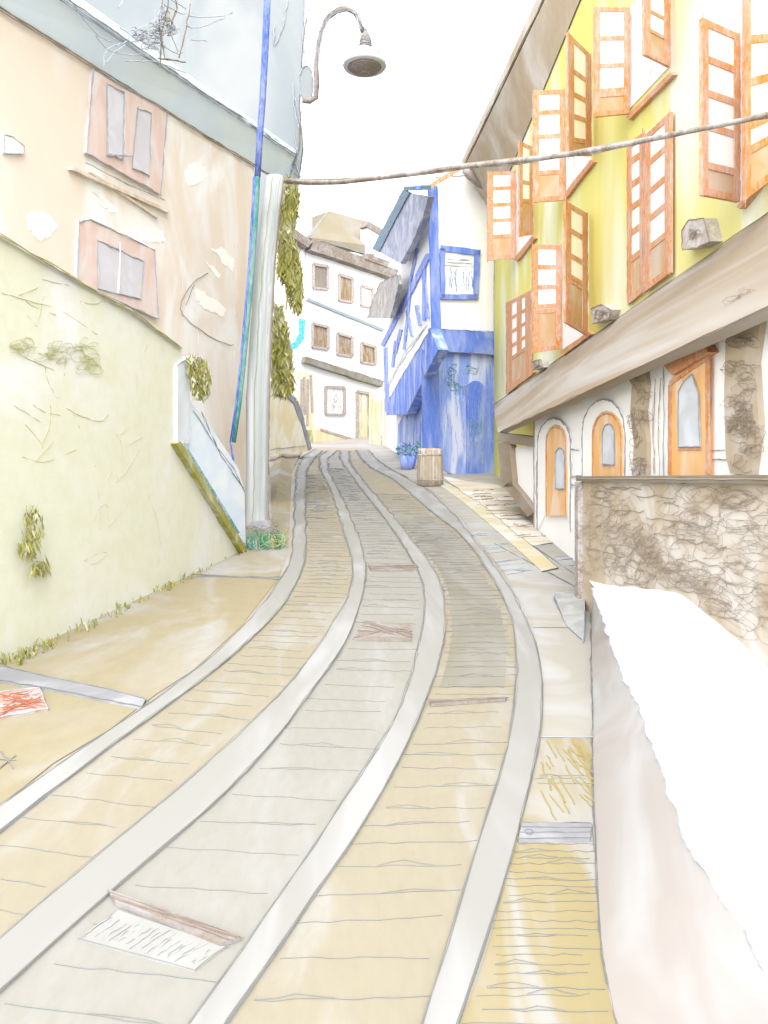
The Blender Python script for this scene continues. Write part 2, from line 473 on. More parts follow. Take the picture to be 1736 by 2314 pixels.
# left pavement: ochre earth between the garden wall and the first stone band
left = [(-500, 1740), (0, 1500), (130, 1440), (300, 1358), (430, 1300), (560, 1238), (615, 1180), (612, 1060), (640, 1010), (690, 1004), (660, 1065), (656, 1148), (652, 1248), (631, 1307), (543, 1420), (437, 1516), (353, 1571), (247, 1651), (121, 1727), (0, 1824), (-150, 1924), (-400, 2104)]
mb = gpoly('pavement', left, .008, M['ochre'])
for a, b in (((430, 1305), (650, 1307)), ((430, 1300), (640, 1312)), ((0, 1720), (36, 1722)), ((-5, 1745), (35, 1712)), ((700, 1010), (615, 1022)), ((0, 1700), (30, 1740))):
    line(mb, G(*a, .014), G(*b, .014), PENG)
struct(mb.build('pavement_left'))
mb = MB()
a = [G(-60, 1500), G(0, 1512), G(120, 1540), G(230, 1562), G(330, 1588)]
b = [G(-60, 1525), G(0, 1545), G(120, 1566), G(230, 1588), G(320, 1606)]
strip(mb, a, b, .03, M['kerbgr'], .03, 1)
for e in (a, b):
    path(mb, [Vector((p.x, p.y, zg(p.y) + .034)) for p in e], PENG)
struct(mb.build('kerb_left'))

# right pavement
wl = [(1336,1329),(1336,1450),(1340,1620),(1338,1750),(1345,1900),(1350,2080),(1362,2180),(1390,2314),(1420,2400),(1450,2500)]
wr = edge(wl, 60); dr = edge([p for p in D_R if p[1] >= 1300][::-1], 60)
def sect(Y0, Y1, m, mb, up=.006):
    # rows by depth so the courses lie square to the street
    def at(ed, Y):
        for p, q in zip(ed, ed[1:]):
            if min(p.y, q.y) <= Y <= max(p.y, q.y): return p.lerp(q, (Y - p.y) / (q.y - p.y or 1))
        return ed[0] if abs(ed[0].y - Y) < abs(ed[-1].y - Y) else ed[-1]
    n = 24; rows = [Y0 + (Y1 - Y0) * i / n for i in range(n + 1)]
    L, Q = [at(dr, y) for y in rows], [at(wr, y) for y in rows]
    strip(mb, L, Q, up, m, na=1); return L, Q
mb = MB()
L, Q = sect(1.2, 4.55, M['paveyel'], mb); joints(mb, L, Q, .006, 0, 24, .5, slant=0)
L, Q = sect(4.55, 5.75, M['paveyel'], mb, .007); joints(mb, L, Q, .007, 10, 13, 1.2)
ye = W('yellow_chalk', (246, 218, 140))
for _ in range(46):                                   # worn yellow chalk streaks
    i = random.randint(1, 23); p = L[i].lerp(Q[i], R(.08, .97)); l = R(.1, .4); q = p + Vector((R(-.02, .06), -l, 0))
    if q.y > 4.6: mb.tube([Vector((v.x, v.y, zg(v.y) + .011)) for v in wob(p, q, 5, .006)], .0045, ye, 4)
L, Q = sect(5.75, 11.0, M['pave'], mb)
line(mb, L[0] + Vector((0, 0, .012)), Q[0] + Vector((0, 0, .012)))
stroke_edge(mb, wr, .01)
struct(mb.build('pavement_right'))

up_pav = [(840,1030),(888,1062),(928,1081),(981,1113),(1036,1164),(1093,1238),(1143,1302),(1180,1365),(1206,1420),(1300,1420),(1336,1335),(1316,1300),(1262,1225),(1220,1212),(1200,1150),(1130,1096),(1010,1072),(930,1050),(880,1035)]
mb = gpoly('p', up_pav, .012, M['pave'])
for _ in range(13):
    y = R(1205, 1330); x0 = 1060 + (y - 1200) * .85; x1 = min(1330, x0 + R(70, 190))
    line(mb, G(x0, y, .018), G(x1, y - R(4, 18), .018))
line(mb, G(1120, 1232, .018), G(1330, 1345, .018), PENG); line(mb, G(1185, 1222, .018), G(1325, 1318, .018), PENG)
struct(mb.build('pavement_upper'))
mb = gpoly('p', [(1000,1078),(1060,1090),(1125,1098),(1185,1130),(1205,1160),(1225,1215),(1262,1228),(1180,1240),(1120,1180),(1060,1130)], .03, M['pavebr'])
for _ in range(26):
    y = R(1098, 1222); x0 = 1020 + (y - 1095) * 1.15 + R(0, 40); x1 = x0 + R(30, 90)
    if x1 < 1150 + (y - 1095) * .85: line(mb, G(x0, y, .036), G(x1, y - R(-3, 5), .036), PENB, .0006)
struct(mb.build('pavement_cobbles'))
mb = MB()
ka = edge([(920,1058),(985,1092),(1050,1140),(1120,1200),(1175,1250),(1225,1296)], 30)
kb = edge([(955,1062),(1010,1092),(1085,1140),(1150,1195),(1205,1240),(1262,1288)], 30)
strip(mb, ka, kb, .035, M['kerbyel'], .035, 1); stroke_edge(mb, kb, .036, passes=1)
struct(mb.build('kerb_right'))

# ------------------------------------------------------------------ drains, pipe, brick on the ground
HATCH = W('pale_hatch', (214, 216, 214), e=(2.2, 2.2, 2.1))
def drain(name, cs, label, group, grate=None, mat_=None):
    p = [G(*c) for c in cs]; base = sum(p, Vector()) / 4
    t = thing(name, label, 'drain', base, group)
    mb = MB(); q = [Vector((v.x, v.y, zg(v.y) + .03)) for v in p]
    mb.slab(q, Vector((0, 0, 1)), .022, mat_ or M['drain'])
    for i in range(7):
        a, b = q[0].lerp(q[3], R(.05, .95)), q[1].lerp(q[2], R(.05, .95))
        line(mb, a + Vector((0, 0, .003)), b + Vector((0, 0, .003)), PENR, .0006, twice=False)
    mb.build('channel_bar', t)
    if grate:
        mb = MB(); g = [G(*c) for c in grate]; g = [Vector((v.x, v.y, zg(v.y) + .014)) for v in g]
        mb.slab(g, Vector((0, 0, 1)), .008, W('pale_grating', (234, 232, 224), white=.4, size=3, e=EN.get('pale_stone_band')))
        for i in range(20):
            u = (i + R(.2, .8)) / 20
            a = g[0].lerp(g[1], u); b = g[3].lerp(g[2], u + R(-.07, -.01))
            mb.tube(wob(a.lerp(b, R(.05, .3)) + Vector((0, 0, .003)), a.lerp(b, R(.75, .95)) + Vector((0, 0, .003)), 5, .006), .0026, HATCH, 4)
        path(mb, [v + Vector((0, 0, .003)) for v in g + [g[0]]], PENG, .0003, False)
        mb.build('grating', t)
    return t
PENR = W('rust_pencil', (206, 186, 172))
drain('drain', [(243, 2022), (545, 2130), (500, 2146), (262, 2052)], 'long rusty drain bar with white hatched grating in the near middle lane', 'drains in the road', [(268, 2062), (512, 2146), (440, 2200), (180, 2130)])
drain('drain', [(832, 1278), (944, 1280), (942, 1290), (838, 1292)], 'thin brown drain bar across the middle lane, highest up the road', 'drains in the road')
drain('drain', [(826, 1408), (925, 1416), (930, 1452), (802, 1450)], 'wide scratched brown drain cover in the middle lane beside the bend', 'drains in the road')
drain('drain', [(972, 1589), (1145, 1582), (1142, 1587), (974, 1600)], 'slim brown drain strip across the right hand lane', 'drains in the road')

q = [G(1180, 1870), G(1338, 1872), G(1334, 1906), G(1172, 1908)]
mb = MB(); q = [Vector((v.x, v.y, zg(v.y) + .03)) for v in q]; mb.slab(q, Vector((0, 0, 1)), .026, M['kerbgr'])
u = Vector((0, 0, .003))
for f_ in (0, .3, .62, 1): line(mb, q[0].lerp(q[3], f_) + u, q[1].lerp(q[2], f_) + u, PENG, .0005, a=.004)
cc = q[3].lerp(q[0], .4) + Vector((.05, 0, .004))
mb.tube([cc + Vector((.022 * math.cos(i * .5), .03 * math.sin(i * .5), 0)) for i in range(14)], .003, PENG, 4)
tag(mb.build('drain_channel', None, q[0]), 'flat grey drain channel across the yellow pavement', 'drain')

p = [G(-12, 1572), G(88, 1560), G(108, 1608), G(-8, 1630)]
mb = MB(); q = [Vector((v.x, v.y, zg(v.y) + .025)) for v in p]; mb.slab(q, Vector((0, 0, 1)), .024, M['brick'])
br = W('brick_chalk', (244, 158, 126))
for _ in range(34):
    a = q[0].lerp(q[3], R(0, 1)).lerp(q[1].lerp(q[2], R(0, 1)), R(0, .5)); b = q[0].lerp(q[3], R(0, 1)).lerp(q[1].lerp(q[2], R(0, 1)), R(.5, 1))
    mb.tube(wob(a + Vector((0, 0, .003)), b + Vector((0, 0, .003)), 4, .01), .0035, br, 4)
path(mb, [v + Vector((0, 0, .002)) for v in q + [q[0]]])
tag(mb.build('brick_slab', None, p[0]), 'orange brick slab lying on the ochre earth beside the grey kerb', 'brick slab')

# grey wedge on the right pavement
g = [G(1252, 1358), G(1322, 1362), G(1318, 1452), G(1284, 1420)]
mb = MB(); top = [g[0] + Vector((0, 0, .10)), g[1] + Vector((0, 0, .14)), g[2] + Vector((0, 0, .03)), g[3] + Vector((0, 0, .02))]
mb.add(g + top, [[4, 5, 6, 7], [0, 1, 5, 4], [1, 2, 6, 5], [2, 3, 7, 6], [3, 0, 4, 7]], W('wedge_grey', (206, 206, 200), white=.5, size=3))
path(mb, top + [top[0]]); 
tag(mb.build('grey_wedge', None, g[0]), 'grey wedge on the pavement at the foot of the rubble wall', 'stone')

# low pink wall and white terrace, right foreground
Ex = [(1336,1329,1.2),(1369,1422,1.10),(1407,1523,1.05),(1441,1600,1.0),(1475,1697,.98),(1517,1811,.95),(1551,1891,.93),(1606,2000,.9),(1673,2095,.88),(1736,2212,.86),(1800,2330,.85)]
top = [PZ(x, y, z) for x, y, z in Ex]
wrk = [G(x, y) for x, y in [(1336,1329),(1336,1420),(1337,1500),(1340,1600),(1339,1700),(1341,1800),(1345,1900),(1350,2040),(1356,2140),(1375,2260),(1410,2380)]]
mb = MB(); top.append(Vector((1.02, .6, .85))); wrk.append(Vector((.62, .6, zg(.6)))); NR = 52; top = resample(top, NR); top = [p + Vector((R(-.014, .014), R(-.01, .01), R(-.008, .008))) for p in top]; wrk = resample(wrk, NR); n = NR
tap = lambda i: .05 + .2 * min(1, i / 12)
inn = [p + Vector((tap(i) + .01, .03, 0)) for i, p in enumerate(top)]; inb = [Vector((p.x, p.y, zg(p.y) - .2)) for p in inn]
vs = wrk + top + inn + inb
fs = []
for i in range(n - 1):
    for r_ in range(3): fs.append([r_ * n + i, r_ * n + i + 1, (r_ + 1) * n + i + 1, (r_ + 1) * n + i])
mb.add(vs[:2 * n], [f for f in fs if max(f) < 2 * n], M['pinkb'], True)
mb.add(vs[n:], [[j - n for j in f] for f in fs if min(f) >= n], WTER, True)
for _ in range(2):
    for i in range(n - 1):
        if random.random() < .85: line(mb, top[i] + Vector((0, 0, .003)), top[i + 1] + Vector((0, 0, .003)), k=.0006, twice=False, a=.008)
tag(mb.build('low_wall', None, wrk[4]), 'low pink rendered wall with sloping face beside the pavement', 'wall')
base = [(2.36, 9.5, 1.22), (2.40, 8.8, 1.26), (2.46, 7.8, 1.38), (2.52, 6.84, 1.46), (2.56, 6.0, 1.28), (2.60, 5.3, 1.10), (2.66, 4.3, .95), (2.8, 3.0, .9), (3.0, 1.5, .85), (3.1, .3, .85)]
bp = resample([Vector(v) for v in base], n)
mb = MB(); rows = 6; vs = []
inn2 = [p + Vector((tap(i), .03, -.004)) for i, p in enumerate(top)]
for i in range(n):
    for k in range(rows + 1): vs.append(inn2[i].lerp(bp[i] + Vector((.05, 0, 0)), k / rows))
w = rows + 1
mb.add(vs, [[i * w + k, i * w + k + 1, (i + 1) * w + k + 1, (i + 1) * w + k] for i in range(n - 1) for k in range(rows)], WTER, True)
struct(mb.build('terrace'))

# ------------------------------------------------------------------ rubble retaining wall (right)
sw = Plane((2.36, 9.5), (2.60, 5.4))
t = thing('rubble_wall', 'brown rubble retaining wall under the arched doors, sunlit white terrace at its foot', 'wall', (2.36, 9.5, .85))
front = [Vector((2.36, 9.5, .8)), Vector((2.36, 9.5, 2.4)), Vector((2.60, 5.4, 2.4)), Vector((2.75, 2.8, 2.4)), Vector((2.75, 2.8, .6)), Vector((2.60, 5.4, .7))]
mb = MB()
a0, a1 = Vector((2.36, 9.5, .8)), Vector((2.36, 9.5, 2.36)); c0, c1 = Vector((2.94, 11.86, .9)), Vector((2.94, 11.86, 2.36))
e0, e1 = Vector((2.60, 5.4, .6)), Vector((2.60, 5.4, 2.36)); g0, g1 = Vector((2.75, 2.8, .5)), Vector((2.75, 2.8, 2.36)); h0, h1 = Vector((2.94, 2.8, .5)), Vector((2.94, 2.8, 2.36))
mb.add([a0, a1, c0, c1, e0, e1, g0, g1, h0, h1], [[0, 1, 5, 4], [4, 5, 7, 6], [2, 3, 1, 0], [6, 7, 9, 8], [3, 1, 5, 7, 9], [2, 8, 9, 3]], M['stone'])
swl = lambda u, z: Vector((2.36 + .24 * u, 9.5 - 4.1 * u, z)) + sw.n * .006
for _ in range(250):
    u, z = R(.02, 1.3) ** 1.0, R(1.0 if random.random() < .2 else 1.15, 2.28); ru, rz = R(.03, .07), R(.04, .12)
    if z < 1.2 + .25 * math.sin(u * 3): z += .3
    pts = []; ph = R(0, 6); k = R(1.5, 2.6)
    for i in range(random.randint(9, 20)):
        th = ph + i * .55
        pts.append(swl(u + ru * math.cos(th) * R(.7, 1.2) + i * R(-.002, .003), z + rz * math.sin(th) * R(.7, 1.2)) + sw.n * R(0, .006))
    mb.tube(pts, R(.0014, .0022), PENB, 4)
for i in range(14):
    z = R(1.3, 2.3); u = R(0, .7); mb.tube([swl(u + i_ * .03, z + R(-.02, .02)) for i_ in range(8)], .004, PENB, 4)
mb.build('stonework', t)
mb = MB()
for z0, z1, o in ((2.36, 2.42, .06),):
    pr = [Vector((2.36, 9.55, 0)), Vector((2.60, 5.4, 0)), Vector((2.75, 2.8, 0))]
    tp = [p + sw.n * o + Vector((0, 0, z1)) for p in pr]; bk = [Vector((2.94, 11.9, z1)), Vector((2.94, 2.8, z1))]
    ring = [bk[0], tp[0], tp[1], tp[2], bk[1]]
    mb.slab(ring, Vector((0, 0, 1)), .06, W('beige_coping', (210, 192, 164), white=.2, size=2, e=(3.0, 2.9, 2.75)))
    path(mb, [p + Vector((0, 0, -.03)) + sw.n * .004 for p in tp], PENB)
mb.build('coping', t)
mb = MB()   # dark quoin at the street corner
q = [Vector((2.36, 9.5, z)) for z in (.7, 2.35)]
mb.slab([q[0] + Vector((-.06, -.05, 0)), q[0] + Vector((.03, -.05, 0)), q[1] + Vector((.03, -.05, 0)), q[1] + Vector((-.06, -.05, 0))], Vector((0, -1, 0)), .16, M['brownd'])
mb.build('corner_post', t)

# ------------------------------------------------------------------ lean-to house (pink wall, slab roof)
sp = Plane((2.95, 15.5), (2.95, 5.0))
t = thing('lean_to_house', 'low pink house with stone slab roof and orange doors above the rubble wall', 'house', (2.95, 11, zg(11)))
mb = MB()
x0, x1, y0, y1 = 2.95, 3.88, 2.5, 15.6
outl = [Vector((x0, y1, .9)), Vector((x0, y1, 3.85)), Vector((x0, y0, 3.85)), Vector((x0, y0, .9))]
mb.slab(outl, Vector((-1, 0, 0)), .9, M['pinkw'])
line(mb, Vector((2.94, y1, 1.2)), Vector((2.94, y1, 3.7)), PENB)
for pts in (((1213, 1190), (1212, 1060), (1222, 985), (1248, 955), (1278, 975), (1284, 1010)),):
    outline(mb, sp, pts, .01, close=False)
for x, y in ((1290, 1015), (1300, 1075), (1290, 1092), (1620, 1020), (1625, 1035), (1700, 905), (1440, 1060)):
    line(mb, sp.at(x - 15, y + R(-3, 3), .01), sp.at(x + 18, y + R(-5, 5), .01))
mb.build('wall', t)
mb = MB()   # slab roof, skew cut at the far end
rt = [Vector((3.9, 28.4, 5.0)), Vector((2.66, 18.6, 3.45)), Vector((2.66, 2.5, 3.62)), Vector((3.9, 2.5, 5.12))]
nrm = (rt[1] - rt[0]).cross(rt[2] - rt[0]).normalized()
if nrm.z < 0: nrm = -nrm
nn = 26; vs = []
for i in range(nn + 1):
    a = rt[0].lerp(rt[3], i / nn); b = rt[1].lerp(rt[2], i / nn); j = nrm * R(-.006, .006)
    for k in range(5): vs.append(a.lerp(b, k / 4) + j)
fs = [[i * 5 + k, i * 5 + k + 1, (i + 1) * 5 + k + 1, (i + 1) * 5 + k] for i in range(nn) for k in range(4)]
o = len(vs); vs2 = vs + [v - nrm * .1 for v in vs]
fs += [[o + q for q in f] for f in fs]
for i in range(nn): fs += [[i * 5, (i + 1) * 5, o + (i + 1) * 5, o + i * 5], [i * 5 + 4, (i + 1) * 5 + 4, o + (i + 1) * 5 + 4, o + i * 5 + 4]]
fs += [[k, k + 1, o + k + 1, o + k] for k in range(4)]
mb.add(vs2, fs, M['leanr'])
path(mb, [rt[1] + nrm * .003, rt[1].lerp(rt[2], .5) + nrm * .003, rt[2] + nrm * .003], PENB, .0009)
path(mb, [rt[0], rt[0].lerp(rt[3], .5), rt[3]], PENB, .0006)
mb.build('roof', t)
mb = MB()   # brown end wall under the far roof corner
ep = [(1128, 985), (1150, 1010), (1200, 1020), (1150, 1060), (1152, 1090), (1205, 1160), (1192, 1162), (1140, 1098), (1132, 1050)]
for p_, q_, w_ in (((1138, 1000), (1146, 1100), 26), ((1146, 1092), (1200, 1162), 20), ((1125, 988), (1215, 1000), 22)):
    pl_ = Plane((2.72, 17.6), (2.95, 15.6)); bar(mb, pl_, p_, q_, w_, M['leanr'], 0, .15)
mb.build('end_bracket', t)
mb = MB(); pl_ = Plane((2.72, 17.6), (2.95, 15.6))
wslab(mb, pl_, [(1150, 1015), (1216, 1000), (1216, 1170), (1160, 1095)], M['pinkw'], -.12, .2); mb.build('end_wall', t)
# rubble pilasters
for cs, dens in (([(1400, 822), (1452, 800), (1462, 870), (1455, 930), (1462, 1000), (1460, 1086), (1428, 1086), (1432, 1000), (1424, 930), (1428, 870)], 16),
                 ([(1668, 665), (1712, 655), (1722, 700), (1706, 820), (1715, 960), (1700, 1075), (1650, 1070), (1640, 1030), (1636, 900), (1640, 760)], 34)):
    mb = MB(); wslab(mb, sp, cs, M['stone'], .05, .06)
    xs_ = [c[0] for c in cs]; ys_ = [c[1] for c in cs]; cx = sum(xs_) / len(xs_)
    for i in range(dens):
        y = R(min(ys_) + 25, max(ys_) - 15); scrib(mb, sp, cx + R(-10, 10), y, 38 if dens < 20 else 62, 46, PENB, 7, .056, .00036)
    mb.build('pilaster', t)
# doors
SUR = W('pale_door_surround', (251, 240, 232), g=.7)
def arch(x0, x1, ytop, ybot, spring):
    pts = [(x0, ybot), (x0, spring)]
    cx, rx = (x0 + x1) / 2, (x1 - x0) / 2
    for i in range(1, 8):
        a = math.pi * (1 - i / 8); pts.append((cx + rx * math.cos(a), spring - (spring - ytop) * math.sin(a)))
    return pts + [(x1, spring), (x1, ybot)]
def door(x0, x1, yt, yb, spring, sur, glass, gl_sp, label):
    mb = MB(); wslab(mb, sp, arch(x0, x1, yt, yb, spring), M['dooro'], .05, .08)
    pts = arch(x0 + 3, x1 - 3, yt + 4, yb - 2, spring)
    q = wpts(sp, pts, .055); path(mb, q, M['orange'], .0008, twice=True)
    d = mb.build('door', t); d['label'] = label
    mb = MB(); wslab(mb, sp, arch(*glass), M['glass'], .06, .02); outline(mb, sp, arch(*glass), .066); mb.build('pane', d)
    mb = MB(); s = arch(*sur)
    inner = arch(x0 - 1, x1 + 1, yt - 2, yb, spring)
    for a, b, c, e in zip(s, s[1:], inner[1:], inner): mb.slab(wpts(sp, [a, b, c, e], .03), sp.n, .04, SUR)
    q = wpts(sp, s, .034); path(mb, q); path(mb, q, PENB, .0004)
    mb.build('door_surround', d)
door(1232, 1281, 961, 1165, 1000, (1215, 1289, 945, 1195, 1000), (1255, 1276, 1012, 1104, 1035), 1030, 'narrow arched orange door')
door(1337, 1406, 930, 1086, 985, (1316, 1412, 902, 1086, 975), (1361, 1388, 958, 1050, 985), 980, 'arched orange door with small pane')
mb = MB(); wslab(mb, sp, [(1509, 1077), (1512, 862), (1530, 842), (1590, 806), (1598, 800), (1600, 1077)], M['dooro'], .05, .08)
for p_, q_ in (((1513, 870), (1512, 1070)), ((1597, 810), (1598, 1070)), ((1532, 1014), (1582, 1014)), ((1515, 866), (1594, 812))): bar(mb, sp, p_, q_, 7, M['orange'], .06, .02)
d = mb.build('door', t); d['label'] = 'tall orange door with grey glass and slanted head'
mb = MB(); gp = [(1533, 1010), (1533, 885), (1545, 862), (1562, 845), (1578, 890), (1582, 1010)]
wslab(mb, sp, gp, M['glass'], .062, .02); outline(mb, sp, gp, .068); mb.build('pane', d)
mb = MB(); wslab(mb, sp, [(1500, 826), (1590, 778), (1600, 796), (1518, 848)], M['orange'], .1, .1); mb.build('door_hood', d)
mb = MB(); 
for s in ([(1500, 1078), (1500, 830)], [(1606, 1078), (1608, 790), (1588, 772), (1545, 792), (1502, 824)]): path(mb, wpts(sp, s, .02))
for x in (1478, 1490): path(mb, wpts(sp, [(x, 1072), (x - 2, 950), (x + 3, 858)], .02), PENB, .0004)
mb.build('door_surround', d)

# ------------------------------------------------------------------ yellow house with orange shutters
yp = Plane((3.9, 28), (3.9, 6))
YH = thing('yellow_house', 'tall yellow house with orange glazed shutters standing open', 'house', (3.9, 16, zg(16)))
mb = MB()
tp = H + 10.9
mb.add([Vector(v) for v in ((3.9, 2.5, 0), (3.9, 28.2, 0), (3.9, 28.2, tp), (3.9, 2.5, tp - .7), (9, 2.5, 0), (9, 28.2, 0), (9, 28.2, tp), (9, 2.5, tp - .7))],
       [[0, 1, 2, 3], [4, 5, 6, 7], [1, 5, 6, 2], [0, 4, 7, 3]], M['yellow'])
line(mb, Vector((3.89, 28.1, 4)), Vector((3.89, 28.1, 12)))
mb.build('wall', YH)
mb = MB()   # overhanging roof, soffit seen from the street
ed = [Vector((2.80, 28.7, H + 11.1)), Vector((3.66, 18.3, H + 10.98)), Vector((3.75, 17, H + 10.95)), Vector((3.3, 10, H + 10.9)), Vector((3.3, 2.5, H + 10.8)), Vector((9, 2.5, H + 10.8)), Vector((9, 28.9, H + 11.1))]
mb.slab(ed, Vector((0, 0, -1)), .35, M['brownR'])
path(mb, [p + Vector((-.01, 0, .02)) for p in ed[:3]], PENB, .0011)
mb.build('roof', YH)
so_o = [Vector((2.80, 28.7, H + 11.0)), Vector((3.1, 25.2, H + 10.96)), Vector((3.4, 21.5, H + 10.93)), Vector((3.66, 18.3, H + 10.9)), Vector((3.75, 15, H + 10.8)), Vector((3.75, 12, H + 10.5))]
so_i = [Vector((3.87, y_, H + 9.45)) for y_ in (28.4, 25, 21.2, 18, 14.8, 11.8)]
mb = MB(); k_ = len(so_o)
mb.add(so_o + so_i, [[i, i + 1, k_ + i + 1, k_ + i] for i in range(k_ - 1)], M['brownR'], True)
mb.add([so_o[0], so_i[0], Vector((3.87, 28.4, H + 11))], [[0, 1, 2]], M['brownR'])
mb.build('soffit', YH)
def dwn(name, pts, r, m, parent):
    mb = MB(); mb.tube(pts, r, m, 8); return mb.build(name, parent)
dwn('downpipe', [P(1050, 378, 27.6), P(1062, 398, 27.6), P(1082, 415, 27.7), P(1108, 428, 27.9)], .13, M['brownd'], YH)

def leaf(win, x0, x1, tl, tr, bl, br, rails, panel, flat=False, mid=None, off=.06):
    q = yp.n * off
    Y1 = yp.at(x1, 0, off).y
    Y0 = yp.at(x0, 0, off).y if flat else Y1 * (HY - tr) / (HY - tl)
    c = [P(x0, tl, Y0), P(x1, tr, Y1), P(x1, br, Y1), P(x0, bl, Y0)]
    n = (c[1] - c[0]).cross(c[3] - c[0]).normalized()
    if n.dot(-c[0]) < 0: n = -n
    w = (c[1] - c[0]).length
    mb = MB()
    wpx = x1 - x0; a = min(.26, 13.5 / wpx); b = .027
    o = M['orange']; th = .045
    patch(mb, c, 0, a, 0, 1, n, 0, th, o); patch(mb, c, 1 - a * .85, 1, 0, 1, n, 0, th, o)
    if mid: patch(mb, c, mid - a * .4, mid + a * .4, 0, panel, n, -.004, th - .008, o)
    patch(mb, c, a, 1 - a * .85, 0, b * 1.5, n, -.003, th - .006, o)
    patch(mb, c, a, 1 - a * .85, 1 - b * 1.6, 1, n, -.003, th - .006, o)
    for v in rails + [panel]:
        d = R(-.006, .006); patch(mb, c, a, 1 - a * .85, v - b * .75 + d, v + b * .75 + d, n, -.006, th - .012, o)
    patch(mb, c, a * .8, 1 - a * .7, panel, 1 - b, n, -.016, .014, M['orangeP'])
    for u0 in (0, 1):          # pencil along the stiles
        e = c[0].lerp(c[1], u0) + n * .003; f_ = c[3].lerp(c[2], u0) + n * .003
        line(mb, e, f_, M['orange'], .0005, twice=True); line(mb, e, f_, PEN, .0003, twice=False)
    patch(mb, c, a * .8, 1 - a * .7, b, panel, n, -.016, .012, WHITE)
    return mb.build('shutter', win)

def window(px, sill=None, label=None):
    mb = MB(); wslab(mb, yp, px, WHITE, .02, .04)
    if sill: bar(mb, yp, sill[0], sill[1], 9, M['orange'], .07, .07)
    for _ in range(6):
        i = R(.1, .9); a = lerp2(px[0], px[1], i); b = lerp2(px[3], px[2], i)
        line(mb, yp.at(*lerp2(a, b, R(.3, .5)), .026), yp.at(*lerp2(a, b, R(.7, .95)), .026), M['orange'], .0004, twice=False)
    w = mb.build('window', YH)
    if label: w['label'] = label
    return w
w = window([(1422, 20), (1512, -70), (1512, 150), (1422, 246)], ((1418, 268), (1517, 166)))
leaf(w, 1343, 1422, 15, 17, 264, 256, [.29, .54, .77], .80)
leaf(w, 1457, 1514, -60, -28, 122, 150, [.42], .66)
w = window([(1278, 210), (1335, 125), (1335, 362), (1278, 440)], ((1274, 446), (1337, 364)))
leaf(w, 1205, 1276, 204, 202, 457, 452, [.2, .41, .6], .74)
leaf(w, 1284, 1336, 72, 124, 352, 352, [.28, .47, .66], .86)
w = window([(1166, 392), (1204, 340), (1204, 540), (1166, 586)], ((1164, 588), (1206, 536)))
leaf(w, 1102, 1165, 388, 386, 588, 584, [.19, .38, .55], .74)
leaf(w, 1174, 1204, 318, 332, 535, 530, [.42], .62)
w = window([(1418, 330), (1514, 258), (1514, 618), (1418, 690)])
leaf(w, 1418, 1453, 323, 300, 688, 660, [.12, .27, .42, .57], .73, True)
leaf(w, 1456, 1514, 306, 252, 660, 616, [.2, .38, .55], .74, True, off=.08)
w = window([(1672, 50), (1740, -40), (1740, 380), (1672, 458)], ((1668, 470), (1745, 375)))
leaf(w, 1588, 1672, 39, 77, 440, 456, [.22, .41, .60], .82)
leaf(w, 1684, 1752, -40, -30, 452, 400, [.26, .47, .67], .78)
w = window([(1270, 560), (1328, 500), (1328, 752), (1270, 790)], ((1270, 800), (1332, 752)))
leaf(w, 1203, 1268, 552, 554, 798, 788, [.21, .40, .58], .62)
leaf(w, 1278, 1328, 453, 482, 728, 758, [.22, .42, .60], .63)
w = window([(1145, 690), (1200, 655), (1200, 840), (1145, 880)], ((1144, 886), (1204, 838)))
leaf(w, 1145, 1200, 684, 655, 886, 842, [.2, .36, .52], .66, True, .55)
for pts in ([(1541, 520), (1556, 497), (1590, 493), (1603, 545), (1575, 560), (1543, 565)], [(1336, 697), (1360, 688), (1381, 700), (1374, 722), (1340, 731)], [(1201, 818), (1222, 813), (1228, 830), (1204, 836)]):
    mb = MB(); wslab(mb, yp, pts, M['vent'], .16, .16); outline(mb, yp, pts, .165, PENB)
    cx = sum(p_[0] for p_ in pts) / len(pts); cy = sum(p_[1] for p_ in pts) / len(pts)
    for i in range(3): scrib(mb, yp, cx, cy, 40 * (pts[2][0] - pts[0][0]) / 50, 30 * (pts[2][0] - pts[0][0]) / 50, PENB, 6, .168, .0004)
    mb.build('vent_box', YH)

# ------------------------------------------------------------------ blue timbered house
fp = Plane((1.82, 28), (4.4, 28.6)); sd = Plane((1.82, 28), (.02, 41))
BH = thing('timber_house', 'white timbered house with bright blue beams and blue shopfront on the corner', 'house', (1.82, 28, zg(28)))
mb = MB()
wslab(mb, fp, [(985, 398), (1180, 385), (1180, 1100), (985, 1076)], WHITE, 0, .3)
wslab(mb, sd, [(984, 420), (984, 1076), (930, 1060), (872, 1030), (870, 780), (905, 600), (925, 520)], WHITE, 0, .3)
mb.slab([Vector((1.9, 28.4, 2)), Vector((6, 29, 2)), Vector((6, 41, 2)), Vector((.4, 41, 2))], Vector((0, 0, -1)), 8.5, WHITE)
path(mb, wpts(fp, [(985, 400), (1060, 396), (1125, 392)], .02)); 
mb.build('wall', BH)
mb = MB(); bar(mb, fp, (979, 420), (987, 748), 20, M['bluef'], .1, .14); bar(mb, fp, (940, 424), (982, 420), 10, M['bluef'], .12, .1)
mb.build('corner_post', BH)
mb = MB(); bar(mb, sd, (968, 575), (862, 782), 11, M['blued'], .08, .1, 8); mb.build('beam', BH)
for p_, q_, w_ in (((957, 600), (957, 725), 7), ((940, 690), (948, 735), 8), ((928, 640), (912, 790), 5), ((905, 745), (892, 800), 6), ((893, 770), (886, 830), 6), ((870, 785), (874, 930), 8), ((942, 560), (925, 640), 5), ((918, 700), (930, 760), 5), ((960, 650), (966, 720), 5)):
    mb = MB(); bar(mb, sd, p_, q_, w_, M['blued'], .06, .08); mb.build('beam', BH)
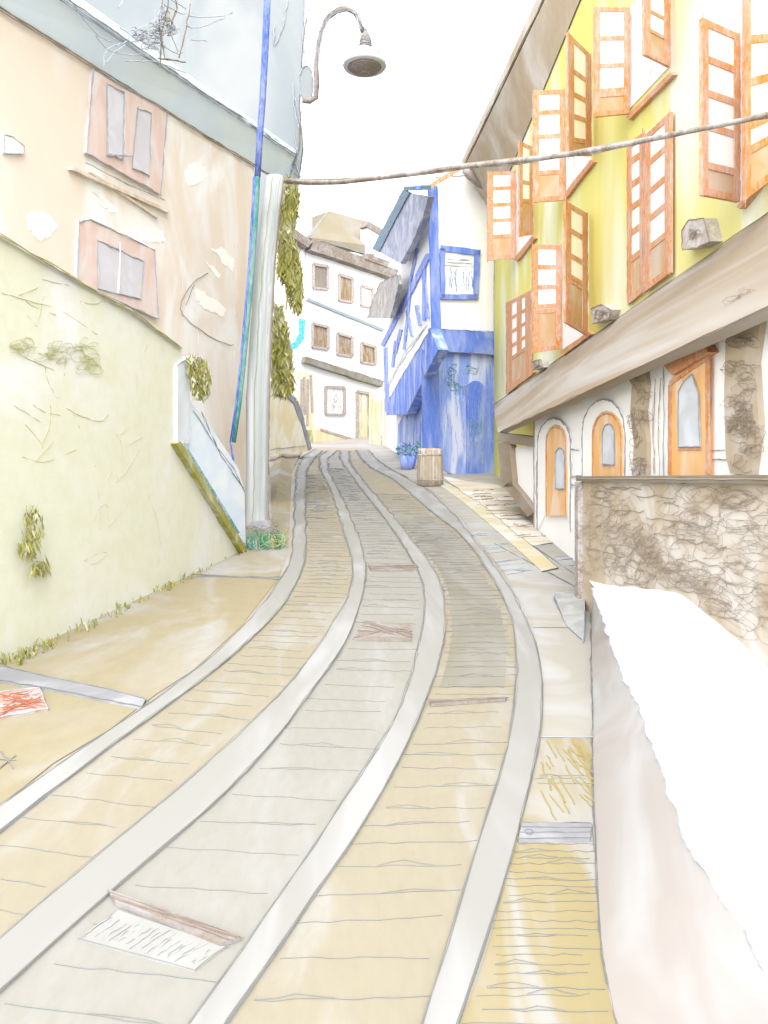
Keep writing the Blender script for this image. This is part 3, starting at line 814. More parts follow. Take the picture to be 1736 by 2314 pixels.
mb = MB(); path(mb, wpts(sd, [(965, 735), (920, 790), (876, 870)], .03)); path(mb, wpts(sd, [(958, 745), (900, 830), (876, 880)], .03)); mb.build('sill', BH)
# upper window
mb = MB(); wslab(mb, fp, [(1000, 562), (1080, 570), (1076, 672), (1000, 670)], WHITE, .06, .05)
for p_, q_, w_ in (((997, 560), (1086, 571), 13), ((1001, 560), (1001, 674), 11), ((1079, 568), (1076, 675), 12), ((998, 670), (1080, 670), 11)): bar(mb, fp, p_, q_, w_, M['bluef'], .12, .1)
for x in (1018, 1022, 1027, 1031, 1047, 1052, 1060, 1066): line(mb, fp.at(x, R(605, 615), .07), fp.at(x + R(-3, 3), R(645, 658), .075), M['bluef'], .0009)
line(mb, fp.at(1003, 600, .07), fp.at(1077, 603, .07)); line(mb, fp.at(1012, 585, .075), fp.at(1060, 588, .075), M['bluef'], .0008); line(mb, fp.at(1010, 592, .075), fp.at(1066, 596, .075), PEN, .0007)
mb.build('window', BH)
# shopfront
mb = MB(); wslab(mb, fp, rough([(972, 742), (1122, 750), (1120, 802), (990, 792)], 20), M['bluef'], .3, .3); outline(mb, fp, [(972, 742), (1122, 750), (1120, 802), (990, 792)], .305); mb.build('fascia', BH)
mb = MB(); wslab(mb, fp, [(990, 795), (1125, 800), (1150, 1100), (1012, 1068), (990, 1050)], M['bluel'], .08, .1)
for _ in range(26):
    x, y = R(1000, 1050), R(800, 1000); line(mb, fp.at(x, y, .09), fp.at(x + R(-4, 8), y + R(30, 70), .09), random.choice((M['blued'], M['blue'], M['teal'])), .0008, twice=False)
for i in range(5): scrib(mb, fp, 1040 + R(-25, 40), R(830, 870), 40, 34, M['teal'], 8, .09, .0006)
for x in (1100, 1108, 1114): line(mb, fp.at(x, R(820, 860), .09), fp.at(x + 4, R(980, 1060), .09), M['blued'], .0007)
mb.build('shopfront', BH)
mb = MB(); wslab(mb, fp, arch(1054, 1096, 860, 1092, 885), M['bluef'], .14, .05)
for i in range(16):
    x = R(1058, 1092); line(mb, fp.at(x, R(880, 960), .15), fp.at(x, R(1000, 1082), .15), random.choice((M['teal'], M['teal'], M['blued'])), .0011, twice=False)
mb.build('door', BH)
mb = MB(); bar(mb, fp, (974, 790), (976, 1012), 36, M['bluef'], .22, .22); mb.build('pillar', BH)
mb = MB(); wslab(mb, sd, [(972, 744), (990, 790), (960, 850), (920, 936), (874, 938), (880, 900)], M['blue'], .45, .35); outline(mb, sd, [(972, 744), (960, 850), (920, 936), (874, 938), (880, 900)], .46); mb.build('awning', BH)
mb = MB(); wslab(mb, sd, [(915, 930), (962, 850), (965, 1070), (938, 1064), (896, 1045), (900, 960)], M['bluel'], .05, .1)
for i in range(14):
    x = R(918, 955); line(mb, sd.at(x, R(880, 940), .07), sd.at(x + R(-6, 3), R(980, 1050), .07), random.choice((M['blued'], M['teal'], M['blue'])), .0009, twice=False)
mb.build('side_panel', BH)
mb = MB(); rp = [(908, 434), (968, 444), (952, 505), (925, 560), (905, 596), (850, 566)]
wslab(mb, sd, rp, M['greyblue'], .5, .22); bar(mb, sd, (918, 432), (848, 566), 16, M['slate'], .56, .12); bar(mb, sd, (912, 426), (975, 424), 10, M['slate'], .56, .1)
line(mb, sd.at(950, 500, .52), sd.at(925, 590, .52), PENB); mb.build('roof', BH)
mb = MB(); lr = [(897, 620), (858, 640), (829, 718), (884, 718), (902, 642)]
wslab(mb, sd, lr, M['bgrey'], .5, .16); outline(mb, sd, lr, .51, M['slate'], k=.0008); mb.build('lower_roof', BH)
mb = MB(); bar(mb, fp, (1042, 378), (965, 424), 9, M['orange'], .5, .1); mb.build('ridge_board', BH)

# barrel and pot plant at the corner
c = G(972, 1098)
t = thing('barrel', 'pale oak barrel standing by the blue shopfront', 'barrel', c)
s = 30 * c.y / F; hh = 84 * c.y / F
mb = MB(); mb.lathe([(s * .96, 0), (s, hh * .25), (s, hh * .5), (s * .95, hh * .78), (s * .88, hh)], c, M['barrel'], 22)
for i in range(26):
    a = R(3.3, 6.1); r1 = s * 1.005
    mb.tube([c + Vector((r1 * math.cos(a) * k_, r1 * math.sin(a) * k_, hh * z_)) for z_, k_ in ((.06, .98), (.3, 1.0), (.5, 1.0), (.75, .96), (.95, .9))], .007, PENB, 4)
mb.build('staves', t)
for z_, k_ in ((.16, .97), (.82, .93)):
    mb = MB(); mb.lathe([(s * k_ * 1.02, hh * (z_ - .03)), (s * k_ * 1.05, hh * z_), (s * k_ * 1.02, hh * (z_ + .03))], c, M['brownd'], 22); mb.build('hoop', t)
c = G(922, 1062)
t = thing('potted_plant', 'teal leafed plant in a blue pot beside the barrel', 'plant', c)
mb = MB(); mb.lathe([(.2, 0), (.27, .2), (.33, .5), (.3, .5)], c, M['blue'], 16); mb.build('pot', t)
mb = MB()
for _ in range(190):
    p = c + Vector((R(-.42, .42), R(-.3, .3), R(.42, 1.0))); a = Vector((R(-1, 1), R(-1, 1), R(-.3, 1))).normalized() * R(.06, .16); b = Vector((R(-1, 1), R(-1, 1), R(-1, 1))).normalized() * R(.02, .045)
    mb.add([p - a, p + b, p + a, p - b], [[0, 1, 2, 3]], random.choice((M['teal'], M['green'], M['blue'])))
mb.build('foliage', t)

# ------------------------------------------------------------------ far white house
wp = Plane((-4.2, 42), (1.2, 47.5))
WH = thing('white_house', 'far white three storey house with brown windows closing the street', 'house', (-3, 43, zg(43)))
mb = MB()
wslab(mb, wp, [(652, 520), (700, 548), (890, 612), (896, 1040), (640, 1040)], WHITE, 0, 4)
for a_, b_ in (((656, 700), (650, 560)), ((690, 560), (694, 640)), ((665, 560), (668, 600))): line(mb, wp.at(*a_, .02), wp.at(*b_, .02))
mb.build('wall', WH)
mb = MB(); rp = [(743, 477), (832, 503), (862, 532), (895, 600), (826, 574), (700, 537), (690, 548)]
pts = [wp.at(743, 477, -2.2), wp.at(838, 503, -2.2), wp.at(870, 560, .1), wp.at(826, 574, .1), wp.at(696, 536, .1)]
mb.slab(pts, wp.n, .25, M['beigeR']); path(mb, [p + wp.n * .02 for p in pts + [pts[0]]])
mb.slab([wp.at(743, 477, -2.2), wp.at(838, 503, -2.2), wp.at(838, 560, -2.2), wp.at(743, 540, -2.2)], wp.n, 1.5, M['beigeR'])
r_ = mb.build('roof', WH)
mb = MB(); wslab(mb, wp, [(830, 512), (856, 522), (856, 575), (828, 572)], WHITE, .2, .5); bar(mb, wp, (830, 506), (868, 528), 13, M['brownE'], .28, .5); mb.build('chimney', r_)
mb = MB(); bar(mb, wp, (706, 552), (898, 620), 26, M['brownE'], .5, .5, 22); bar(mb, wp, (652, 518), (702, 552), 17, M['brownE'], .55, .5); bar(mb, wp, (828, 578), (880, 598), 14, M['brownE'], .55, .4); mb.build('eave', WH)
mb = MB(); bar(mb, wp, (696, 676), (868, 746), 6, W('pale_course', (216, 230, 233), e=(2.6, 2.6, 2.5)), .1, .1); path(mb, wpts(wp, [(692, 670), (780, 704), (870, 740)], .11)); mb.build('string_course', WH)
mb = MB(); bar(mb, wp, (690, 812), (866, 868), 14, W('olive_brown_course', (200, 186, 150), white=.4, size=1.5, fine=.3, e=(2.8, 2.7, 2.5)), .3, .3); path(mb, wpts(wp, [(688, 806), (780, 832), (868, 860)], .31), PENB); mb.build('string_course', WH)
def fwin(x0, y0, x1, y1, sl, m, kind='window', label=None):
    d = (x1 - x0) * sl
    q = [(x0, y0), (x1, y0 + d), (x1, y1 + d * .6), (x0, y1)]
    mb = MB()
    for i in range(4): bar(mb, wp, q[i], q[(i + 1) % 4], 6.5 if i < 2 else 4.5, M['umberf'], .12, .1)
    w = mb.build(kind, WH)
    if label: w['label'] = label
    mb = MB(); wslab(mb, wp, q, m, .04, .03)
    for _ in range(4):
        u = R(.15, .85); line(mb, wp.at(*lerp2(q[0], q[1], u), .06), wp.at(*lerp2(q[3], q[2], u), .06), M['umberf'], .0004, twice=False)
    mb.build('pane', w); return w
fwin(710, 596, 742, 650, .2, M['beigeR']); fwin(768, 620, 798, 678, .3, M['umber']); fwin(818, 645, 844, 690, .3, WHITE)
fwin(708, 730, 743, 784, .25, M['umber']); fwin(764, 752, 797, 800, .3, M['umber']); fwin(818, 774, 850, 818, .3, M['umber'])
w = fwin(738, 874, 780, 936, .05, WHITE)
mb = MB(); path(mb, wpts(wp, [(745, 930), (760, 890), (774, 932)], .07), PENB, .0008); path(mb, wpts(wp, [(750, 930), (761, 905), (768, 930)], .07), PENB, .0008); mb.build('curtain', w)
w = fwin(809, 884, 838, 1000, .2, M['ochrew'], 'door', 'tall narrow brown door')
mb = MB(); wslab(mb, wp, [(676, 838), (714, 846), (714, 1012), (672, 1004)], M['ochrew'], .12, .12)
for x in (682, 688, 697, 703): bar(mb, wp, (x, 850 + R(-5, 10)), (x + R(-2, 4), R(930, 1000)), 5, M['umberf'], .15, .04)
bar(mb, wp, (693, 972), (696, 1012), 24, M['olive'], .2, .1); mb.build('pilaster', WH)
mb = MB(); wslab(mb, wp, rough([(712, 968), (838, 1000), (838, 1030), (712, 1030)], 20), M['ochrew'], .06, .06); bar(mb, wp, (725, 970), (838, 1006), 6, M['umberf'], .09, .05); mb.build('plinth', WH)

pc = wp.at(670, 750, .5)
mb = MB(); pl2 = Plane((-4.3, 41.2), (1.2, 46.6))
for i in range(8):
    pass
band = [(676, 720), (690, 722), (690, 745), (688, 765), (672, 786), (652, 794), (650, 782), (668, 772), (678, 752)]
wslab(mb, pl2, rough(band, 8), M['cyan'], .1, .05)
tag(mb.build('pennant', None, pc), 'small bright cyan curved pennant by the white house', 'pennant')

# ochre fence between white and blue houses
mb = MB(); fpz = Plane((-.2, 41), (1.6, 39))
for x in range(838, 905, 7):
    bar(mb, fpz, (x + R(-1, 1), R(885, 925)), (x + R(-2, 2), R(1008, 1030)), 6, M['ochrew'], 0, .06)
bar(mb, fpz, (836, 940), (905, 945), 5, M['ochrew'], -.05, .05); bar(mb, fpz, (836, 990), (905, 1000), 5, M['ochrew'], -.05, .05)
tag(mb.build('wooden_fence', None, G(870, 1030)), 'ochre board fence between the white house and blue house', 'fence')

# sandy retaining wall beyond the pole
rw = Plane((-5.0, 33), (-3.0, 34.5))
t = thing('sandy_wall', 'sandy sloping side wall beyond the concrete pole, below the white house', 'wall', (-3.6, 33.5, zg(33.5)))
mb = MB(); wslab(mb, rw, [(590, 868), (625, 872), (665, 905), (685, 950), (702, 1018), (590, 1030)], M['ochrew'], 0, .6); path(mb, wpts(rw, [(612, 1016), (650, 1012), (690, 1006)], .02)); mb.build('wall_face', t)
mb = MB()
for a_, b_, w_ in (((590, 862), (630, 874), 10), ((630, 874), (668, 906), 12), ((668, 906), (684, 950), 10), ((684, 950), (702, 1015), 7)): bar(mb, rw, a_, b_, w_, M['kerbgr'], .06, .7)
mb.build('coping', t)

# ------------------------------------------------------------------ orange house, left
op = Plane((-2.9, 17), (-4.54, 9.41))
OH = thing('orange_house', 'peeling orange house with pink framed windows behind the garden wall', 'house', (-3.7, 13, zg(13)))
mb = MB(); el = lambda x: 20 + .617 * x
wslab(mb, op, [(-420, el(-420)), (0, el(0)), (300, el(300)), (575, el(575)), (560, 1185), (300, 1300), (-420, 1600)], M['orangew'], 0, 1.2)
for blob in ([(418, 385), (440, 366), (466, 376), (470, 400), (452, 412), (424, 420), (420, 402)], [(58, 492), (78, 476), (108, 484), (130, 506), (118, 530), (92, 545), (66, 520)], [(322, 512), (370, 520), (372, 548), (325, 545)],
             [(478, 560), (505, 562), (530, 590), (528, 614), (500, 590)], [(205, 430), (240, 450), (268, 476), (262, 484), (226, 462)], [(445, 652), (475, 672), (512, 700), (500, 716), (452, 688)], [(462, 590), (500, 620), (495, 630)]):
    wslab(mb, op, rough(blob, 6, 4), WHITE, .006, .005)
for pts in ([(470, 618), (432, 640), (405, 690), (412, 712), (450, 745), (500, 775), (528, 780)], [(420, 690), (440, 640)]):
    curve(mb, wpts(op, pts, .01), PENR, .0004)
for i in range(10):
    x = R(380, 560); y = R(el(x) + 60, 900); line(mb, op.at(x, y, .008), op.at(x + R(-6, 6), y + R(40, 90), .008), M['redtrim'], .0004, twice=False)
mb.build('wall', OH)
mb = MB(); pts = [(10, 304), (28, 308), (55, 330), (54, 348), (10, 346)]; wslab(mb, op, pts, WHITE, .03, .03); outline(mb, op, pts, .035); mb.build('vent', OH)
# eave: soffit board reaching over the street
oo = Plane((-2.9 + .0, 17), (-4.54, 9.41))
inner = [op.at(x, el(x)) for x in (-420, -100, 200, 450, 612)]
up_l = lambda x: -109 + .686 * x
outer = [op.at(x, up_l(x), .3) for x in (-240, 60, 330, 540, 682)]
mb = MB(); k = len(inner); upv = Vector((0, 0, .12))
vs = inner + outer + [p + upv for p in inner] + [p + upv for p in outer]
fs = []
for i in range(k - 1):
    fs += [[i, i + 1, k + i + 1, k + i], [2 * k + i, 2 * k + i + 1, 3 * k + i + 1, 3 * k + i], [k + i, k + i + 1, 3 * k + i + 1, 3 * k + i], [i, i + 1, 2 * k + i + 1, 2 * k + i]]
fs += [[0, k, 3 * k, 2 * k], [k - 1, 2 * k - 1, 4 * k - 1, 3 * k - 1]]
mb.add(vs, fs, M['soffitb'])
path(mb, [p - upv * .05 for p in outer]); path(mb, [p + Vector((R(-.05, .05), 0, R(-.1, .1))) for p in outer]); path(mb, [p - Vector((0, 0, .06)) for p in outer[1:]])
mb.build('soffit', OH)
mb = MB(); path(mb, [p + op.n * .03 for p in inner], PENB, .001); path(mb, [p + op.n * .04 - Vector((0, 0, .04)) for p in inner], PENB, .0008); mb.build('eave_trim', OH)
def framed(pts, panes, sill, label):
    mb = MB(); wslab(mb, op, rough(pts, 18, 1.5), M['redtrim'], .05, .06); outline(mb, op, pts, .055)
    w = mb.build('window', OH); w['label'] = label
    for p_ in panes:
        mb = MB(); wslab(mb, op, p_, M['pane'], .06, .02); outline(mb, op, p_, .066); mb.build('pane', w)
    if sill:
        mb = MB(); bs = W('tan_sill', (196, 176, 146), white=.4, size=3, fine=.3, e=(1.0, .95, .8)); bar(mb, op, sill[0], sill[1], 7, bs, .07, .07); bar(mb, op, (sill[0][0] + 40, sill[0][1] + 8), (sill[1][0] - 25, sill[1][1] + 14), 4, bs, .05, .05); path(mb, wpts(op, [(195, 368), (280, 412), (372, 452)], .13)); path(mb, wpts(op, [(240, 350), (300, 352)], .08)); mb.build('sill', w)
    return w
framed([(211, 156), (378, 253), (363, 439), (196, 346)], [[(243, 190), (281, 210), (278, 360), (244, 348)], [(312, 245), (342, 255), (338, 396), (300, 380)]], ((165, 380), (384, 478)), 'upper window with two narrow panes')
w = framed([(179, 502), (205, 495), (350, 565), (358, 720), (175, 640)], [[(222, 544), (325, 591), (319, 676), (224, 652)]], None, 'lower window half hidden by the garden wall')
mb = MB(); line(mb, op.at(272, 550, .07), op.at(268, 660, .07), WHITE, .002); mb.build('mullion', w)

# ------------------------------------------------------------------ pale blue tall house, corner, lamp
pp = Plane((-1.98, 19.2), (-11, 19.6))
PH = thing('pale_blue_house', 'tall pale blue house rising above the orange house eave', 'house', (-2, 19.2, zg(19)))
mb = MB()
wslab(mb, pp, rough([(-420, -420), (690, -420), (688, 0), (676, 230), (684, 330), (672, 420), (640, 432), (612, 440), (596, 1100), (-420, 1100)], 60, 1.5), M['paleblue'], 0, .2)
mb.slab(wpts(pp, [(-420, -415), (682, -415), (664, 410), (640, 430), (608, 445), (590, 1095), (-420, 1095)], -.2), Vector((.3, -1, 0)), 4.5, M['paleblue'])
for pts in ([(700, 0), (690, 60), (684, 150)], [(668, 220), (676, 260), (690, 320), (686, 358)], [(662, 190), (664, 240), (676, 290)], [(690, -10), (684, 90), (688, 140)], [(650, 0), (640, 60), (622, 100)], [(664, 300), (672, 345)], [(620, 60), (617, 100)]):
    path(mb, wpts(pp, pts, .03))
path(mb, wpts(pp, [(698, 20), (686, 90), (690, 150)], .03), PENR, .0006); path(mb, wpts(pp, [(682, 250), (676, 330), (670, 350)], .03), PENR, .0006)
for pts in ([(604, 370), (630, 408), (650, 425), (658, 372)], [(608, 365), (625, 400), (640, 418), (655, 408)], [(655, 380), (684, 405), (690, 440)], [(640, 352), (668, 370), (686, 410)]):
    path(mb, wpts(pp, pts, .04), k=.0007)
mb.build('wall', PH)

LY = 18.0
lp = lambda x, y, d=0: P(x, y, LY + d)
t = thing('street_lamp', 'brown street lamp on a swan neck arm fixed to the pale blue house corner', 'lamp', lp(690, 230))
mb = MB(); cap = []
for i in range(20):
    a = 2 * math.pi * i / 20; cap.append((692 + 16 * math.cos(a), 188 + 40 * math.sin(a)))
q = [lp(x, y, .3) for x, y in cap]; mb.slab(q, Vector((0, -1, 0)), .12, M['paleblue']); path(mb, [lp(x + R(-1, 1), y, .29) for x, y in cap + cap[:1]], k=.0007); mb.build('bracket', t)
mb = MB(); mb.tube([lp(x, y) for x, y in ((684, 226), (700, 228), (714, 220), (716, 190), (714, 150), (718, 110), (726, 70), (740, 40), (762, 24), (785, 20), (802, 28), (812, 46), (820, 72))], .068, M['lampbr'], 8, .05)
for o_ in (-4, 5): path(mb, [lp(x + o_, y, -.05) for x, y in ((714, 150), (718, 110), (726, 70), (740, 40), (764, 20 + o_), (785, 18 + o_), (804, 28 + o_), (820, 66))], k=.0006)
mb.build('arm', t)
px = LY / F
tilt = None
cN = lp(826, 108)
mb = MB(); mb.lathe([(.13, 0), (.14, .08), (.115, .22), (.06, .34), (.035, .42)], cN, M['lampbr'], 16); 
for i in range(5): scr = [cN + Vector((.145 * math.cos(a_), -.145 * abs(math.sin(a_)), .02 + .05 * i + R(-.02, .02))) for a_ in [k_ * .4 for k_ in range(9)]]; mb.tube(scr, .006, PEN, 4)
mb.build('neck', t)
cS = lp(824, 150)
mb = MB(); mb.lathe([(.47, -.02), (.49, .02), (.47, .10), (.36, .24), (.22, .36), (.13, .42)], cS, M['lampgr'], 26); 
for i in range(5):
    rr = .48 - .03 * i; mb.tube([cS + Vector((rr * math.cos(a_) + R(-.015, .015), rr * math.sin(a_), .02 + .06 * i + R(-.02, .02))) for a_ in [k_ * .35 for k_ in range(19)]], .008, PEN, 4)
mb.build('lamp_shade', t)
mb = MB(); mb.lathe([(.02, -.17), (.17, -.15), (.30, -.09), (.40, -.01), (.42, .04)], cS, M['lampbr'], 24)
for i in range(6):
    rr = .10 + .05 * i; mb.tube([cS + Vector((rr * math.cos(a_) + R(-.02, .02), rr * math.sin(a_), -.16 + .022 * i)) for a_ in [k_ * .35 for k_ in range(19)]], .007, M['brownd'], 4)
mb.build('lamp_glass', t)

# aerial on the eave
t = thing('roof_aerial', 'tangled grey and brown wire aerial on the orange house eave', 'aerial', op.at(375, 140, .8))
ap = Plane((-3.2, 17.2), (-4.9, 9.8))
ap = Plane((op.a.x + op.n.x * .9, op.a.y + op.n.y * .9), (op.b.x + op.n.x * .9, op.b.y + op.n.y * .9))
mb = MB()
for pts in ([(362, 150), (366, 70), (380, 10), (378, -20)], [(380, 80), (400, 20), (392, -20)], [(405, 130), (422, 60), (430, 10)], [(372, 130), (360, 60), (368, -10)], [(360, 132), (418, 140)]): path(mb, wpts(ap, pts), PENR, .0008)
mb.build('mast', t)
mb = MB()
for pts in ([(370, 10), (426, 40), (430, -10)], [(300, 60), (340, 80), (400, 125), (415, 118)], [(372, 20), (384, 70), (402, 118)], [(430, 38), (510, 38), (525, 26)], [(525, 28), (490, 50), (440, 66), (420, 56)], [(160, 0), (185, 40), (220, 80), (250, 95)], [(215, 78), (240, 115), (290, 124), (320, 122)],
            [(235, 150), (236, 112), (262, 102), (288, 94)], [(240, 142), (255, 122), (282, 100)], [(280, 137), (315, 139)], [(318, 138), (360, 140), (420, 165)], [(268, 18), (280, 0)], [(430, 90), (468, 92)], [(370, -5), (395, 2), (420, 20)], [(290, 70), (335, 60), (360, 30)], [(270, 60), (310, 90), (360, 112)], [(350, 20), (356, 80), (372, 110)]):
    curve(mb, wpts(ap, pts), k=.0007)
for i in range(9): scrib(mb, ap, R(320, 392), R(48, 100), 50, 30, PEN, 9, R(-.05, .05), .0006)
for i in range(5): scrib(mb, ap, R(366, 386), R(30, 70), 16, 50, random.choice((PENB, PEN)), 9, R(-.05, .05), .0006)
mb.build('wire_elements', t)

# cable across the street
def cpt(x, y, o=0):
    inv = 1 / 17.5 + (1 / 7.0 - 1 / 17.5) * (x - 660) / 1100
    return P(x, y + o, 1 / inv)
cp = [(640, 408), (700, 412), (770, 411), (850, 402), (930, 393), (1000, 382), (1060, 375), (1160, 365), (1260, 352), (1340, 340), (1420, 325), (1500, 308), (1590, 290), (1680, 272), (1760, 255), (1850, 232)]
mb = MB(); mb.tube([cpt(*p_) for p_ in cp], .045, M['cable'], 7, .022)
for o_, k_ in ((-5, .0009), (5, .0008), (2, .0007)): mb.tube([cpt(x + R(-8, 8), y, o_ + R(-2, 2)) for x, y in cp], .016, M['cable'] if o_ > 0 else PENB, 5, .008)
tag(mb.build('overhead_cable', None, cpt(*cp[0])), 'brown cable slung across the street to the yellow house', 'cable')
# ------------------------------------------------------------------ concrete pole and pipe
t = thing('utility_pole', 'tapering pale grey concrete pole at the end of the garden wall', 'pole', G(585, 1212))
PY = G(585, 1212).y
mb = MB()
prof = [(1205, 579, 30), (1150, 581, 27), (1050, 582, 26), (900, 583, 27), (750, 590, 25), (600, 600, 22), (480, 612, 21), (400, 622, 20)]
pts = [P(x, y, PY) for y, x, w_ in prof]; sides = 16; vs = []
for (y, x, w_), p_ in zip(prof, pts):
    for k_ in range(sides):
        a = 2 * math.pi * k_ / sides; r_ = w_ * PY / F; vs.append(p_ + Vector((r_ * math.cos(a), r_ * math.sin(a), 0)))
fs = [[i * sides + k_, i * sides + (k_ + 1) % sides, (i + 1) * sides + (k_ + 1) % sides, (i + 1) * sides + k_] for i in range(len(prof) - 1) for k_ in range(sides)]
fs.append([(len(prof) - 1) * sides + k_ for k_ in range(sides)])
mb.add(vs, fs, M['pole'], True)
for s_, m_ in ((1, PENB), (1, PENR), (.6, PEN), (.2, PEN), (-.3, M['oliveL'])):
    q = [P(x + w_ * s_ * .99, y, PY - .02 - .3 * (1 - abs(s_))) for y, x, w_ in prof]
    for a_, b_ in zip(q, q[1:]): line(mb, a_, b_, m_, .0006 if s_ == 1 else .0004, twice=s_ == 1)
mb.build('shaft', t)
mb = MB(); cb = G(585, 1212); mb.lathe([(.36, -.05), (.34, .06), (.28, .14), (.24, .3)], cb, M['kerbgr'], 18)
for i in range(16): mb.tube([cb + Vector((.35 * math.cos(a_), -.35 * math.sin(a_), .03 + R(0, .2))) for a_ in [k_ * .4 for k_ in range(8)]], .005, random.choice((PEN, PENB, M['olivepen'], PENR)), 4)
mb.build('footing', t)
t = thing('downpipe', 'blue and green drainpipe running up beside the concrete pole', 'drainpipe', P(545, 1120, PY - .45))
dp = [(606, -40), (600, 100), (594, 220), (588, 300), (582, 400), (578, 480), (570, 600), (560, 720), (550, 830), (540, 920), (528, 1000)]
mb = MB(); mb.tube([P(x, y, PY - .45) for x, y in dp[:5]], .062, M['bluep'], 10, .055); mb.build('upper_pipe', t)
mb = MB(); mb.tube([P(x, y, PY - .45) for x, y in dp[3:]], .054, M['tealp'], 10, .04); mb.build('lower_pipe', t)
mb = MB(); mb.tube([P(x - 7, y, PY - .48) for x, y in dp[4:]] + [P(522, 1000, PY - .48), P(530, 1060, PY - .48), P(548, 1120, PY - .45)], .026, M['bluep'], 8, .016); mb.build('thin_pipe', t)

# ------------------------------------------------------------------ garden wall, left
gp_ = Plane((-3.58, 7.42), (-2.29, 13.4))
t = thing('garden_wall', 'tall yellow green garden wall with scratched weedy render', 'wall', (-2.9, 10.4, zg(10.4)))
mb = MB()
body = [(-500, 215), (0, 535), (130, 610), (300, 706), (410, 790), (416, 830), (412, 1000), (480, 1120), (552, 1243), (430, 1306), (300, 1366), (0, 1510), (-500, 1745)]
wslab(mb, gp_, body, M['gwall'], 0, .35)
WSC = W('tan_scratch', (214, 198, 178))
cr = crop = lambda x, y: (x * .422, y * .422 + 600)
for pts in ([(10, 145), (100, 175), (330, 235), (520, 370)], [(100, 160), (200, 120)], [(245, 130), (200, 330)], [(140, 260), (200, 330)], [(225, 75), (370, 105)], [(105, 150), (170, 220), (300, 265)],
            [(75, 750), (230, 845)], [(175, 745), (240, 790), (330, 800)], [(270, 750), (275, 850), (225, 960)], [(135, 850), (215, 940), (230, 985)], [(290, 940), (170, 1070)], [(120, 1025), (240, 1065), (410, 985)],
            [(355, 765), (420, 800), (540, 845), (580, 800)], [(390, 780), (425, 870)], [(240, 540), (260, 640), (310, 715)], [(350, 500), (345, 590)], [(430, 190), (500, 210), (560, 190)], [(130, 490), (290, 560)]):
    curve(mb, [gp_.at(*cr(*p_), .001) for p_ in pts], M['olivepen'], .0004)
for pts in ([(620, 900), (660, 970), (640, 1050), (625, 1165)], [(640, 910), (700, 860)], [(660, 980), (800, 900)], [(625, 1165), (690, 1080), (755, 965)], [(510, 1070), (530, 1240), (535, 1415)], [(530, 1240), (600, 1090)], [(490, 1390), (545, 1270), (585, 1290), (570, 1390)], [(580, 1400), (700, 1265)], [(770, 1190), (830, 1310), (860, 1470), (850, 1600)], [(450, 1580), (520, 1540), (595, 1530), (500, 1605), (455, 1580)], [(730, 700), (735, 570), (790, 420)], [(700, 840), (730, 760)]):
    curve(mb, [gp_.at(*cr(*p_), .001) for p_ in pts], WSC, .0003)
for x, y, w_, h_ in ((40, 780, 70, 40), (120, 800, 60, 30), (165, 785, 80, 50), (200, 810, 60, 50)):
    for i in range(3): scrib(mb, gp_, x, y, w_, h_, M['olivepen'], 8, .008, .0003)
mb.build('rendered_face', t)
mb = MB()
for a_, b_ in (((-500, 212), (0, 532)), ((0, 532), (130, 607)), ((130, 607), (300, 703)), ((300, 703), (412, 786))): bar(mb, gp_, a_, b_, 5, M['gwall'], .03, .41)
for i in range(3): path(mb, wpts(gp_, [(0, 530 + R(-4, 6)), (130, 606 + R(-5, 5)), (300, 703 + R(-5, 5)), (410, 786)], .05), random.choice((PEN, M['olivepen'], PENB)), .0005)
mb.build('coping', t)
mb = MB(); ed_ = W('grey_wall_end', (220, 226, 226), white=.5, size=2)
wslab(mb, gp_, [(402, 825), (428, 805), (430, 1000), (402, 1012)], ed_, .06, .3); outline(mb, gp_, [(402, 825), (428, 805), (430, 1000)], .066, PEN, False); mb.build('wall_end', t)
mb = MB(); ra = W('pale_blue_ramp', (222, 232, 238), white=.5, size=1.2)
wslab(mb, gp_, [(428, 905), (470, 955), (540, 1060), (552, 1110), (556, 1235), (410, 1003)], ra, .03, .25)
path(mb, wpts(gp_, [(438, 930), (490, 1010), (530, 1060), (552, 1110)], .035)); path(mb, wpts(gp_, [(455, 930), (500, 1030), (548, 1100)], .035), PENR, .0004); mb.build('ramp_slab', t)
mb = MB(); bar(mb, gp_, (404, 1000), (554, 1246), 11, M['olive'], .09, .12); bar(mb, gp_, (414, 1000), (540, 1205), 6, M['teal'], .08, .08); mb.build('handrail', t)

